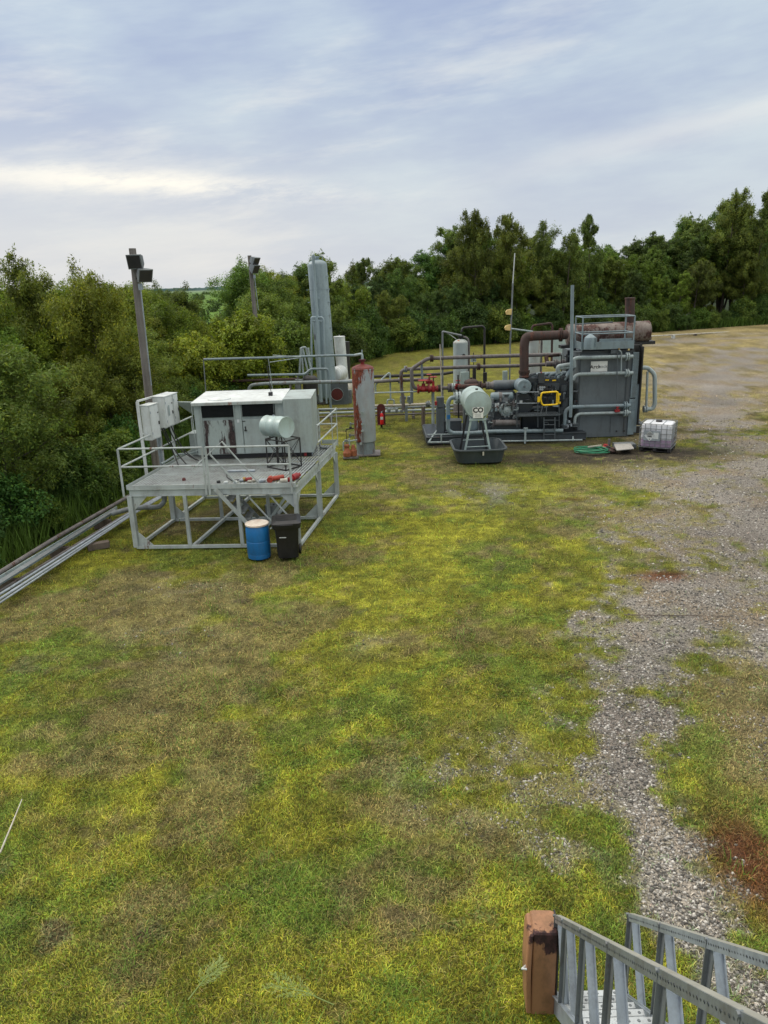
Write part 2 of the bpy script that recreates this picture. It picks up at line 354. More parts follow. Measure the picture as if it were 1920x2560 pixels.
part('roof_edge', MB().box(((gx0+gs)/2-.02, gy0-.075, gz1-.055), (gs-gx0+.03, .02, .07)), 'rusttwo', gen)
dr = part('roof_panel', MB().lathe([(.34, 0), (.33, .03), (.2, .05), (0, .06)], (-4.7, gy0+.45, gz1+.0), n=20), 'white', gen)
# doors: measured across the front
def gxp(px, py=400): return at('A', px, py, gy0).x
for a, b, mt in ((612, 820, 'enclosure_stained'), (878, 1010, 'enclosure')):
    xa, xb = gxp(a), gxp(b)
    if mt == 'enclosure': xb = gxp(1090)
    d = part('door', MB().box(((xa+xb)/2, gy0-.012, 2.37), (xb-xa-.02, .03, 1.0)), mt, gen, 'stained service door' if mt != 'enclosure' else None)
    hx = xb-.05 if mt != 'enclosure' else xa+.07
    part('latch', MB().box((hx, gy0-.04, 2.55), (.07, .03, .035)).box((hx, gy0-.04, 2.62), (.03, .02, .10)), 'black', d)
    part('hinge', MB().box((hx-.03, gy0-.035, 2.82), (.09, .02, .022)), 'black', d)
part('door', MB().box(((gxp(822)+gxp(876))/2, gy0-.012, 2.37), (gxp(876)-gxp(822)-.02, .03, 1.0)), 'enclosure', gen)
part('notice_plate', MB().box((gxp(850), gy0-.031, 2.83), (.07, .004, .09)), 'white', gen)
for a, b in ((597, 808), (868, 1088)):
    xa, xb = gxp(a, 260), gxp(b, 260); fr = part('louvre', MB().box(((xa+xb)/2, gy0-.005, 3.13), (xb-xa, .03, .36)), 'louvre', gen)
    sl = MB()
    for k in range(9): sl.bar((xa+.02, gy0-.03, 2.98+.038*k), (xb-.02, gy0-.03, 2.98+.038*k), .012, .02)
    part('slats', sl, 'louvre', fr)
for px in (548, 606, 826, 868, 1092): part('door_frame', MB().box((gxp(px, 400), gy0-.014, 2.62), (.022, .022, 1.46)), 'enclosure', gen)
part('side_box', MB().box((gx0-.19, gy0+.9, 2.06), (.36, .6, .66)), 'enclosure', gen)
part('rain_flap', MB().poly([(gx0-.62, gy0+.35, 3.38), (gx0-.03, gy0+.30, 3.36), (gx0-.03, gy0+.8, 2.9), (gx0-.22, gy0+.85, 2.9)], (0, .02, .02)), 'enclosure', gen)
part('exhaust_stub', MB().box((-3.24, 22.0, 3.47), (.12, .12, .10)).tube([(-3.22, 22, 3.5), (-3.28, 22, 4.3)], .010, 6), 'black', gen)

# ================================================================== drum on stand
dA, dB = at('A', 1040, 385, 20.55), at('A', 1180, 397, 19.95)
ax = (dB-dA).normalized(); L = .84; c0 = (dA+dB)/2+Vector((-.03, 0, .0)); a0 = c0-ax*L/2; r = .285
drum = root('steel_drum', 'pale green steel drum lying on its side on a black frame', 'drum', c0-Vector((0, 0, r)))
pr = [(r-.03, .015), (r, 0), (r+.008, .008), (r, .02), (r, .26), (r+.009, .275), (r, .29), (r, .54), (r+.009, .555), (r, .57), (r, L-.02), (r+.008, L-.008), (r, L), (r-.03, L-.015)]
part('shell', MB().lathe(pr, a0, ax, 32), 'drumgreen', drum)
part('bung', MB().cyl(c0-ax*.1+Vector((0, 0, r-.01)), c0-ax*.1+Vector((0, 0, r+.03)), .03), 'galv', drum)
sf = [gd('A', 1045, 668, DZ), gd('A', 1160, 690, DZ), gd('A', 1250, 658, DZ)]
q = [Vector((-3.18, 20.02, DZ)), Vector((-2.62, 19.55, DZ)), Vector((-2.25, 20.05, DZ)), Vector((-2.81, 20.52, DZ))]
stand = root('drum_stand', 'black angle iron cross braced frame under the pale green drum', 'stand', sum(q, Vector())/4)
H = c0.z-r-DZ-.01; top = [p+Vector((0, 0, H)) for p in q]
for p, t in zip(q, top): part('leg', MB().bar(p, t, .035, .035, upv=(0, 1, 0)), 'black', stand)
for i in range(4):
    j = (i+1) % 4; d0 = (q[j]-q[i]); b = MB()
    b.bar(q[i]+Vector((0, 0, .02)), q[j]+Vector((0, 0, .02)), .03); b.bar(top[i], top[j], .03)
    b.bar(q[i]+Vector((0, 0, .1)), top[j], .014); b.bar(top[i], q[j]+Vector((0, 0, .1)), .012)
    part('brace', b, 'black', stand)
part('drain_pipe', MB().tube([c0-ax*.05-Vector((0, 0, r)), c0-ax*.05-Vector((0, 0, r+H-.05))], .035), 'black', stand)
part('drain_pipe', MB().tube([c0-ax*.33-Vector((0, 0, r)), c0-ax*.33-Vector((0, 0, r+.12)), c0-ax*.45-Vector((0.05, 0, r+.14))], .018), 'black', stand)

# ================================================================== loose fittings on the deck
def on(s, x, y, dz=0.0): p = gd(s, x, y, DZ+.003+dz); return p
a, b = on('P', 395, 440), on('P', 690, 435)
one('steel_pipe', MB().tube([a+Vector((0, 0, .035)), b+Vector((0, 0, .035))], .035, 14), 'galv', 'short grey steel pipe lying on the grating deck', 'pipe')
a, b = on('P', 790, 560), on('P', 1060, 520); z = Vector((0, 0, .07))
one('red_pipe_fitting', MB().tube([on('P', 850, 555)+z, on('P', 860, 535)+z], .075, 16).tube([on('P', 880, 535)+z*.9, on('P', 1000, 515)+z*.9], .06, 16), 'orangered', 'orange red pipe tee lying near the platform front edge', 'pipe fitting')
one('red_pipe_fitting', MB().tube([on('P', 1050, 545)+z*.8, on('P', 1110, 525)+z*.8], .055, 14).tube([on('P', 1095, 530)+z, on('P', 1150, 505)+z], .085, 16).tube([on('P', 1150, 505)+z, on('P', 1185, 500)+z*1.4], .05, 12), 'redvalve', 'dark red gate valve body lying at the deck corner', 'pipe fitting')
one('plug_valve', MB().tube([on('P', 965, 555)+z*.8, on('P', 1045, 550)+z*.8], .055, 14), 'cream', 'cream and red plug valve lying beside the red tee', 'pipe fitting')
one('pipe_union', MB().tube([on('P', 730, 555)+z*.6, on('P', 800, 545)+z*.6], .045, 14).tube([on('P', 752, 552)+z*.6, on('P', 775, 549)+z*.6], .058, 12), 'galv', 'galvanised pipe union lying left of the red tee', 'pipe fitting')
one('red_pipe_fitting', MB().tube([on('P', 585, 540)+z*.7, on('P', 650, 530)+z*.7], .05, 14), 'redvalve', 'small dark red elbow among brass fittings on the deck', 'pipe fitting')
one('brass_fitting', MB().tube([on('P', 560, 535)+z*.7, on('P', 590, 535)+z*.7], .058, 12), 'brass', 'brass ring fitting on the grating deck', 'pipe fitting')
for i, (x, y, mt, lb) in enumerate(((450, 560, 'white', 'white plastic fitting at the end of the black hose'), (610, 555, 'cream', 'small cream cap in front of the red elbow'), (660, 545, 'cream', 'cream cap right of the small red elbow'), (350, 565, 'white', 'small white fitting near the middle railing posts'), (520, 545, 'galv', 'grey round fitting beside the brass ring'), (270, 560, 'black', 'small black plug at the deck front edge'))):
    p = on('P', x, y); one('small_fitting', MB().tube([p+Vector((0, 0, .035)), p+Vector((.09, .03, .035))], .035, 10), mt, lb, 'pipe fitting', 'small fittings scattered on the deck')
one('black_hose', MB().tube([on('P', 380, 460)+z*.3, on('P', 380, 500)+z*.3, on('P', 440, 540)+z*.3, on('P', 500, 530)+z*.3, on('P', 560, 525)+z*.3], .015, 8, bend=.08), 'black', 'short black hose curled on the grating deck', 'hose')
one('red_plug', MB().lathe([(.05, 0), (.05, .04), (.03, .07)], on('A', 482, 752)), 'darkred', 'small dark red round plug on the left of the deck', 'pipe fitting')
one('flanged_valve', MB().tube([on('P', 1180, 255)+z, on('P', 1290, 245)+z], .03, 10).lathe([(.02, 0), (.09, .01), (.09, .03), (.02, .04)], on('P', 1290, 255)+z, (.7, -.7, .1)).box(on('P', 1235, 250)+z*1.2, (.10, .08, .16)), 'galv', 'grey valve with round flange beside the enclosure end', 'valve')
one('red_valve_handle', MB().box(on('P', 1240, 268)+z*1.2, (.08, .06, .12)).tube([on('P', 1180, 235)+z*2.2, on('P', 1240, 225)+z*2.4], .02), 'redvalve', 'small red handled valve on the deck behind the stand', 'valve')
one('elbow_pipe', MB().tube([on('P', 1395, 165)+z*1.2, on('P', 1415, 185)+z*.5, on('P', 1475, 185)+z*.5], .032, 10, bend=.06), 'galvdark', 'grey elbow pipe lying on the right rear of the deck', 'pipe fitting')

# ================================================================== electrical rack
rk = root('cabinet_rack', 'white steel rack at the deck edge carrying electrical cabinets', 'rack', (-6.35, 20.8, 1.7))
ra, rb = Vector((-6.60, 20.15, 0)), Vector((-6.20, 21.75, 0)); rd = (rb-ra).normalized(); rn = Vector((rd.y, -rd.x, 0))
for p, z0 in ((ra, 1.45), (rb, 1.6)): part('post', MB().bar(p+Vector((0, 0, z0)), p+Vector((0, 0, 3.62)), .08, .05), 'white', rk)
part('top_rail', MB().bar(ra+Vector((0, 0, 3.64)), rb+Vector((0, 0, 3.64)), .05), 'white', rk)
part('bottom_rail', MB().bar(ra+Vector((0, 0, 2.72)), rb+Vector((0, 0, 2.72)), .05), 'white', rk)
part('conduit', MB().tube([ra+rd*.9+Vector((0, 0, 2.7)), ra+rd*.9+Vector((0, 0, 1.2))], .035).tube([ra+rd*.78+Vector((0, 0, 2.7)), ra+rd*.78+Vector((0, 0, 1.3))], .025), 'galv', rk)
yaw = math.atan2(rd.y, rd.x)
def cab(t, w, d, h, z, mt, label):
    c = ra+rd*t+rn*(d/2+.03); q = root('electrical_cabinet', label, 'cabinet', (c.x, c.y, z))
    part('case', MB().box((c.x, c.y, z+h/2), (w, d, h), yaw), mt, q)
    f = c+rn*(d/2+.012); dd = part('door', MB().box((f.x, f.y, z+h/2), (w-.05, .02, h-.06), yaw), mt, q)
    f2 = f+rn*.02+rd*(w*.36); part('latch', MB().box((f2.x, f2.y, z+h*.45), (.03, .03, .09), yaw).box((f2.x, f2.y, z+h*.75), (.03, .02, .03), yaw), 'black', dd)
    for zz in (.2, .8):
        g = f+rn*.012-rd*(w/2-.04); part('hinge', MB().box((g.x, g.y, z+h*zz), (.02, .02, .07), yaw), 'galv', dd)
    part('rain_lip', MB().box((c.x, c.y, z+h+.012), (w+.02, d+.05, .02), yaw), mt, q)
    return q
q1 = cab(.30, .48, .24, .95, 2.55, 'white', 'white narrow electrical cabinet at the left end of the rack')
q2 = cab(.95, .44, .34, .86, 2.78, 'white', 'deep white cabinet with a blue and grey label, middle of rack')
p = ra+rd*.88+rn*.425+Vector((0, 0, 3.25)); part('label_plate', MB().box(p, (.06, .004, .3), yaw), 'pipelight', q2)
q3 = cab(1.42, .30, .30, .84, 2.8, 'whiterust', 'white cabinet with a dark rust streak, right end of rack')
for k, (t, s) in enumerate(((.75, .0), (.85, .12), (1.1, .3), (1.25, .2))):
    p = ra+rd*t+rn*.2; o = MB().tube([p+Vector((0, 0, 2.75)), p+rn*.1+rd*.1+Vector((0, 0, 2.3)), p+rn*(.15+s)+rd*(.25-s)+Vector((0, 0, 1.95)), p+rn*(.5+s)-rd*(.2-s)+Vector((0, 0, 1.73))], .018, 8, bend=.2)
    one('electrical_cable', o, 'black', 'black flexible cable hanging below the cabinets onto the deck', 'cable', 'black cables below the cabinets')
one('flexible_conduit', MB().tube([at('A', 330, 640, 20.7), at('A', 370, 620, 20.9), at('A', 440, 575, 21.4), at('A', 520, 575, 21.6), at('A', 590, 550, 21.9)], .03, 8, bend=.2), 'pipelight', 'pale curved conduit crossing the deck towards the enclosure', 'conduit')

# ================================================================== light poles
def flood(c, yawd, tilt, parent, s=.36):
    ca, sa = math.cos(R(yawd)), math.sin(R(yawd)); ct, st_ = math.cos(R(tilt)), math.sin(R(tilt))
    f = Vector((sa*ct, -ca*ct, -st_)); sd = Vector((ca, sa, 0)); u = sd.cross(f); u = -u if u.z < 0 else u
    def fr(w, h, d): return [c+sd*a*w+u*b*h+f*d for a, b in ((-1, -1), (1, -1), (1, 1), (-1, 1))]
    a, b = fr(s*.35, s*.28, -s*.5), fr(s*.55, s*.5, s*.2); e = fr(s*.55, s*.5, s*.3)
    mbx = MB().add(a+b+e, [(3, 2, 1, 0)]+[(i, (i+1) % 4, 4+(i+1) % 4, 4+i) for i in range(4)]+[(4+i, 4+(i+1) % 4, 8+(i+1) % 4, 8+i) for i in range(4)]+[(8, 9, 10, 11)])
    o = part('floodlight', mbx, 'galvdark', parent)
    part('lens', MB().poly(fr(s*.48, s*.43, s*.305), f*.006), 'black', o)
    part('bracket', MB().bar(c-f*s*.3, c-f*s*.3-u*s*.5-sd*.2, .03), 'black', o)
def pole(sheet, t, b, Y, r0, r1, label, lights):
    p1, p0 = at(sheet, *t, Y), at(sheet, *b, Y); g = p0+(p0-p1)*(p0.z/(p1.z-p0.z)); g.z = 0
    q = root('light_pole', label, 'light pole', g); part('shaft', MB().tube([g-Vector((0, 0, .2)), p1], [r0, r1], 18), 'pole', q)
    for x, y, yw, tl, s in lights: flood(at(sheet, x, y, Y-.25), yw, tl, q, s)
    a = at(sheet, t[0]+45, t[1]+210, Y-.2) if Y < 30 else at(sheet, t[0]+28, t[1]+115, Y-.2)
    part('junction_box', MB().box(a, (.12, .10, .2)), 'galv', q)
    part('conduit', MB().tube([a, at(sheet, b[0]+18, b[1]-20, Y-.2)], .02, 8), 'galv', q)
    return q
pole('E', (722, 133), (808, 900), 25, .15, .11, 'weathered timber pole with floodlights behind the electrical cabinets', ((742, 203, -10, 12, .44), (786, 275, 40, 25, .42)))
pole('E', (1361, 172), (1392, 490), 44, .15, .11, 'distant timber pole with two grey floodlights beyond the bright shrubs', ((1390, 200, 60, 28, .46), (1388, 242, 60, 28, .48)))

# ================================================================== pipe run on the left
def run(sheet, pts, z, r, mt, nm, label, cat='pipe', n=10, grp=None):
    return one(nm, MB().tube([gd(sheet, x, y, z) for x, y in pts], r, n, bend=.3), mt, label, cat, grp)
run('I', [(-60, 1665), (480, 1330), (1115, 970)], .42, .055, 'piperust', 'rusty_pipe', 'reddish rusted pipe on the far side of the ground rack')
tr = MB()
e0, e1 = gd('I', -60, 1712, .36), gd('I', 1010, 1070, .36); f0, f1 = gd('I', -60, 1752, .35), gd('I', 990, 1095, .35)
tr.bar(e0, e1, .02, .10); tr.bar(f0, f1, .02, .12)
for k in range(1, 32): tr.bar(e0.lerp(e1, k/32)-Vector((0, 0, .03)), f0.lerp(f1, k/32)-Vector((0, 0, .03)), .03, .02)
ct = root('cable_tray', 'long grey ladder cable tray running out of the left edge', 'cable tray', (e0+f1)/2-Vector((0, 0, .35)))
part('ladder_tray', tr, 'pipelight', ct)
part('tray_cover', MB().poly([f0+Vector((0, 0, .065)), f1+Vector((0, 0, .065)), f1+Vector((.09, -.10, .055)), f0+Vector((.13, -.17, .055))], (0, 0, .006)), 'galvdark', ct)
for k in (.12, .5, .9):
    p = f0.lerp(f1, k); part('support', MB().box((p.x-.1, p.y, .13), (.5, .12, .26)), 'brownwood', ct)
for i, (ya, yb, rr, mt, lb) in enumerate(((1838, 1125, .03, 'piperust', 'dark conduit closest to the cable tray'), (1870, 1130, .035, 'galv', 'silver conduit, second from the cable tray'), (1912, 1145, .035, 'galv', 'shiny silver conduit, second from the grass side'), (1945, 1150, .022, 'galv', 'thin silver conduit nearest the grass'))):
    run('I', [(-60, ya-15), (1090+i*8, yb), (1390, 960+i*8)], .22, rr, mt, 'conduit_pipe', lb, 'conduit')
one('timber_sleeper', MB().box(gd('I', 850, 1395, .08), (.55, .22, .16), .5), 'brownwood', 'dark timber block under the silver conduits', 'timber block')
one('curved_duct', MB().tube([at('A', 0, 975, 19.2), at('A', 140, 935, 19.3), at('A', 320, 930, 19.5), at('A', 352, 890, 19.6), at('A', 350, 850, 19.6)], .07, 12, bend=.25), 'galvdark', 'grey duct bending up under the platform deck', 'duct')

# ================================================================== drum, bin, bucket under the platform
g = gd('A', 988, 1262); g.z = 0
bd = root('plastic_drum', 'blue plastic drum with a stained cream lid in front of the platform', 'drum', g)
part('body', MB().lathe([(.265, 0), (.285, .02), (.29, .12), (.287, .125), (.293, .14), (.295, .45), (.288, .46), (.293, .475), (.292, .74), (.27, .84), (.262, .86)], g, n=36), 'blue', bd)
part('lid', MB().lathe([(.262, .86), (.292, .862), (.294, .90), (.28, .905), (.27, .885), (.1, .883), (0, .883)], g, n=36), 'lidcream', bd)
g = gd('A', 1183, 1262)
bn = root('wheeled_bin', 'black wheeled rubbish bin beside the blue drum', 'bin', g); bn_y = .12
cs = [(g.x, g.y, .50, .52, .06, .06, bn_y), (g.x, g.y, .54, .58, .06, .5, bn_y), (g.x, g.y, .59, .66, .06, .92, bn_y)]
part('body', MB().loft(cs), 'blacklid', bn)
part('rim', MB().loft([(g.x, g.y, .66, .72, .07, .84, bn_y), (g.x, g.y, .70, .76, .07, .90, bn_y), (g.x, g.y, .70, .76, .07, .95, bn_y)]), 'blacklid', bn)
ld = part('lid', MB().loft([(g.x, g.y, .72, .80, .08, .955, bn_y), (g.x, g.y, .72, .80, .08, .985, bn_y), (g.x, g.y+.02, .52, .56, .08, 1.03, bn_y), (g.x, g.y+.02, .46, .5, .08, 1.01, bn_y)]), 'blacklid', bn)
part('lid_handle', MB().tube([(g.x-.2, g.y-.42, .96), (g.x+.2, g.y-.40, .96)], .015, 8), 'blacklid', ld)
part('handle', MB().tube([(g.x-.3, g.y+.36, .93), (g.x-.3, g.y+.44, .97), (g.x+.25, g.y+.46, .97), (g.x+.25, g.y+.38, .93)], .018, 8), 'blacklid', bn)
for s in (-1, 1): part('wheel', MB().lathe([(.03, -.03), (.115, -.03), (.125, -.015), (.125, .015), (.115, .03), (.03, .03)], (g.x+s*.27, g.y+.24, .125), (1, 0, 0), 20), 'blacklid', bn)
part('marking', MB().box((g.x-.07, g.y-.322, .62), (.17, .006, .026), .0), 'white', bn)
for k in range(5): pass
g = gd('A', 1070, 1000)
bk = root('metal_bucket', 'grey metal bucket on the ground under the platform', 'bucket', g)
part('shell', MB().lathe([(.17, 0), (.175, .01), (.17, .15), (.18, .16), (.175, .38), (.185, .39), (.175, .40), (0, .385)], g, n=28), 'galvdark', bk)
part('spout', MB().cyl(g+Vector((.08, 0, .38)), g+Vector((.08, 0, .42)), .03), 'black', bk)
# ================================================================== rusted tank
tx, ty = -.64, 28.9
tk = root('vertical_tank', 'pale grey vertical tank with red brown rust runs standing beside the platform', 'tank', (tx, ty, 0))
part('shell', MB().lathe([(.415, .55), (.42, .56), (.425, 3.33), (.435, 3.34), (.435, 3.37), (.42, 3.38)], (tx, ty, 0), n=40), 'rusttank', tk)
part('skirt', MB().lathe([(.37, .06), (.37, .55), (.40, .56)], (tx, ty, 0), n=40), 'pipegrey', tk)
part('domed_head', MB().lathe([(.43, 3.38), (.40, 3.43), (.25, 3.50), (.10, 3.54), (.07, 3.55)], (tx, ty, 0), n=40), paint('rust_red_head', (.16, .03, .022), .6, 0, .4, (.06, .02, .02), sc=4), tk)
nz = part('nozzle', MB().cyl((tx, ty, 3.52), (tx, ty, 3.68), .07), 'redvalve', tk)
part('flange', MB().flange((tx, ty, 3.68), (0, 0, 1), .13, .05), 'darkred', nz)
part('base_plate', MB().box((tx+.05, ty, .035), (1.05, .95, .05)), 'piperust', tk)
for x, y in ((965, 1275), (965, 1360), (965, 1410), (955, 1505)):
    p = at('C', x, y, ty-.42); part('gauge_fitting', MB().cyl(p, p-Vector((0, .09, 0)), .035, n=12).cyl(p-Vector((0, .09, 0)), p-Vector((0, .12, 0)), .05, n=12), 'pipelight', tk)
for x, y, s in ((910, 1360, -1), (905, 1445, -1)):
    p = at('C', x, y, ty); part('side_valve', MB().tube([p+Vector((.1, 0, 0)), p-Vector((.15, .03, 0))], .025).box(p-Vector((.17, .03, 0)), (.07, .06, .12)), 'galvdark', tk)
part('drain_pipe', MB().tube([at('C', 968, 1420, ty-.45), at('C', 972, 1615, ty-.45)], .018), 'piperust', tk)
pm = at('C', 870, 1600, 28.3); pm.z = 0
pu = root('rusted_pump', 'orange rusted pump unit on the ground left of the rusted tank', 'pump', pm)
part('casing', MB().lathe([(.10, .06), (.16, .08), (.17, .22), (.12, .30), (.08, .42), (.11, .46), (.11, .52), (.05, .55)], pm+Vector((-.08, 0, 0)), n=18).lathe([(.08, .05), (.13, .08), (.14, .28), (.08, .36), (.06, .5)], pm+Vector((.16, .05, 0)), n=18), 'rustorange', pu)
part('foot', MB().box(pm+Vector((.05, 0, .03)), (.6, .34, .06)), 'piperust', pu)
part('pipe', MB().tube([pm+Vector((-.22, 0, .30)), pm+Vector((-.22, 0, .66)), pm+Vector((.1, 0, .68)), pm+Vector((.3, .15, .68))], .03, 8, bend=.08).tube([pm+Vector((.02, 0, .5)), pm+Vector((.02, 0, .78))], .03), 'pipelight', pu)
part('valve', MB().box(pm+Vector((-.1, 0, .69)), (.14, .1, .08)), 'galvdark', pu)
vp = at('C', 865, 1400, 28.6)
one('angle_valve', MB().tube([vp+Vector((-.12, 0, -.1)), vp+Vector((-.1, 0, 0)), vp+Vector((.2, 0, .02))], .025, 8).box(vp+Vector((.07, 0, .05)), (.10, .08, .1)).tube([vp+Vector((-.1, 0, 0)), Vector((vp.x-.12, vp.y, 0))], .012, 6), 'black', 'small black valve on a thin stem left of the rusted tank', 'valve')

# ================================================================== extinguisher
e = Vector((.02, 34.4, 0))
eb = root('extinguisher_board', 'dark red round topped backing board on a post behind the rusted tank', 'board', e)
pts = [Vector((e.x-.19, e.y, .12)), Vector((e.x+.19, e.y, .12)), Vector((e.x+.19, e.y, .95))]+[Vector((e.x+.19*math.cos(R(a)), e.y, .95+.17*math.sin(R(a)))) for a in range(15, 180, 15)]+[Vector((e.x-.19, e.y, .95))]
part('board', MB().poly(pts, (0, .04, 0)), 'darkred', eb)
part('post', MB().box((e.x, e.y+.07, .4), (.1, .08, .8)), 'black', eb)
part('shelf', MB().box((e.x, e.y-.09, .17), (.34, .18, .03)), 'darkred', eb)
ex = root('fire_extinguisher', 'red fire extinguisher with a white label on the dark red board', 'extinguisher', e+Vector((.02, -.12, .19)))
part('cylinder', MB().lathe([(.07, .19), (.085, .20), (.085, .62), (.06, .69), (.03, .72)], e+Vector((.02, -.12, 0)), n=24), 'red', ex)
part('label', MB().poly([(e.x-.045, e.y-.208, .42), (e.x+.085, e.y-.208, .42), (e.x+.085, e.y-.208, .55), (e.x-.045, e.y-.208, .55)], (0, .004, 0)), 'white', ex)
part('valve_head', MB().lathe([(.03, .72), (.03, .77), (.02, .79)], e+Vector((.02, -.12, 0)), n=12).bar(e+Vector((.02, -.12, .78)), e+Vector((.10, -.14, .82)), .02), 'galv', ex)
part('hose', MB().tube([e+Vector((.0, -.13, .75)), e+Vector((-.08, -.14, .7)), e+Vector((-.09, -.13, .45))], .012, 8, bend=.06), 'black', ex)

# ================================================================== tall column
c0 = Vector((-2.98, 42.6, 0)); c1 = at('C', 628, 145, 42.6); tl = (c1-c0)
tw = root('column_vessel', 'tall pale blue grey column vessel rising above the trees', 'column vessel', c0)
part('shell', MB().vessel(c0+tl*.02, c1, .53, .55, 40), 'tower', tw)
for t in (.62, .8): part('seam_ring', MB().cyl(c0.lerp(c1, t), c0.lerp(c1, t+.003), .537, n=40), 'tower', tw)
part('nozzle', MB().cyl(c1-Vector((0, 0, .05)), c1+Vector((0, 0, .18)), .12).cyl(c1+Vector((0, 0, .1)), c1+Vector((0, 0, .15)), .18), 'tower', tw)
for s in (-1, 1): part('lifting_lug', MB().tube([c1+Vector((s*.3, -.1, -.15)), c1+Vector((s*.33, -.1, .14)), c1+Vector((s*.15, -.1, .2))], .02, 8, bend=.1), 'tower', tw)
Yt = 41.85
def tp(pts, r, mt='tower', nm='riser_pipe', b=.15): part(nm, MB().tube([at('C', x, y, Yt) for x, y in pts], r, 12, bend=b), mt, tw)
tp([(615, 140), (600, 105), (603, 160), (632, 575)], .075)
tp([(590, 1120), (588, 575), (600, 572), (670, 572), (678, 600), (700, 1210)], .055, b=.12)
tp([(590, 600), (678, 602)], .035); tp([(625, 575), (660, 1200)], .10)
tp([(640, 590), (665, 1200)], .045)
for k in range(9):
    x, y = 700+4.3*k*1.25, 270+95*k; p = at('C', x, y, 42.3)
    part('step_lug', MB().bar(p, p+Vector((.12, 0, 0)), .05).bar(p+Vector((.12, 0, -.05)), p+Vector((.12, 0, .05)), .02), 'tower', tw)
for x, y in ((565, 370), (575, 462), (560, 260), (582, 555)):
    p = at('C', x, y, 42.3); part('step_lug', MB().bar(p, p-Vector((.10, 0, 0)), .04), 'tower', tw)
for x, y in ((625, 315), (642, 430), (637, 520)):
    p = at('C', x, y, 42.0); part('gauge_fitting', MB().cyl(p, p-Vector((0, .12, 0)), .05, n=12), 'tower', tw)
one('level_gauge', MB().box(at('H', 600, 235, 41.9), (.15, .08, .30)), 'galvdark', 'small dark gauge box on the front of the tall column', 'gauge')

# ================================================================== equipment behind the column
def vessel_h(nm, label, p0, p1, r, mt, feet=True):
    q = root(nm, label, 'vessel', ((p0+p1)/2).xy.to_3d()); part('shell', MB().vessel(p0, p1, r, .35, 28), mt, q)
    ax = (p1-p0).normalized()
    for t in (.16,): part('seam_ring', MB().cyl(p0.lerp(p1, t), p0.lerp(p1, t+.02), r*1.03, n=28), mt, q)
    for t in (.25, .75):
        c = p0.lerp(p1, t); part('saddle', MB().box((c.x, c.y, (c.z-r)/2+.05), (.3, .2, max(.1, c.z-r+.1))), 'piperust', q)
    return q
v1 = vessel_h('horizontal_vessel', 'upper white horizontal vessel right of the tall column', at('H', 845, 765, 43.2), at('H', 965, 720, 44.6), .43, 'white')
v2 = vessel_h('horizontal_vessel', 'lower cream horizontal vessel with stained end right of the tall column', at('H', 925, 965, 43.5), at('H', 1090, 925, 45.5), .50, 'cream')
p0, p1 = at('H', 975, 760, 44.8), at('H', 930, 240, 44.8)
sk = root('flue_stack', 'slim white stack standing behind the tall column', 'stack', (p0.x, p0.y, 0)); part('shaft', MB().tube([Vector((p0.x+.02, p0.y, .9)), p1], .36*.92, 24), 'white', sk)
part('cap', MB().cyl(p1, p1+Vector((0, 0, .06)), .34).cyl(p1, p1+Vector((0, 0, .14)), .02), 'white', sk)
p0, p1 = at('H', 1025, 790, 45.5), at('H', 1010, 300, 45.5)
one('flue_stack', MB().tube([Vector((p0.x, p0.y, 1)), p1], .27, 20), 'black', 'slim black stack right of the white stack', 'stack')
c = at('H', 915, 1020, 42.2)
pn = root('blower_housing', 'grey panel housing with a round opening beside the column base', 'housing', (c.x, c.y, 0))
part('panel', MB().box((c.x+.1, c.y, c.z), (.95, .3, 1.5)), 'skidmid', pn)
part('opening', MB().lathe([(.36, 0), (.36, .03), (.30, .04), (.0, .03)], (c.x-.05, c.y-.16, c.z), (0, -1, 0), 24), 'darkred', pn)
part('rim', MB().lathe([(.36, 0), (.36, .06), (.34, .06), (.34, 0)], (c.x-.05, c.y-.16, c.z), (0, -1, 0), 24), 'pipelight', pn)
for x, y, w, h, mt, lb in ((1030, 1110, .5, .9, 'darkred', 'red brown burner housing under the cream vessel'), (1075, 1060, .25, .8, 'galvdark', 'grey burner bracket behind the rusted tank'), (720, 1130, .5, .4, 'piperust', 'rusty pump block at the foot of the column'), (640, 1090, .3, .5, 'galvdark', 'grey motor block left of the column foot')):
    p = at('H', x, y, 42.6); one('burner_housing', MB().box((p.x, p.y, p.z), (w, .4, h)).cyl((p.x-.1, p.y-.2, p.z), (p.x-.1, p.y-.3, p.z), w*.35), mt, lb, 'housing')
def pipes(nm, label, s, pts, Y, r, mt, cat='pipe', bend=.12, n=10, grp=None, ground=False, extra=None):
    Q = [at(s, x, y, Y) for x, y in pts]
    if ground: Q[-1].z = -.05
    mb = MB().tube(Q, r, n, bend=bend)
    if not extra: return one(nm, mb, mt, label, cat, grp)
    lo = Vector((sum(q.x for q in Q)/len(Q), Y, min(q.z for q in Q)))
    q = root(nm, label, cat, lo, grp); part('pipe_run', mb, mt, q)
    for kind, x, y, ax, rr, m2 in extra:
        p = at(s, x, y, Y)
        if kind == 'flange': part('flange', MB().flange(p, ax, rr, rr*.55), m2, q)
        if kind == 'post': part('support', MB().bar((p.x, p.y, -.05), (p.x, p.y, p.z), rr), m2, q)
    return q
XA, ZA = (1, 0, 0), (0, 0, 1)
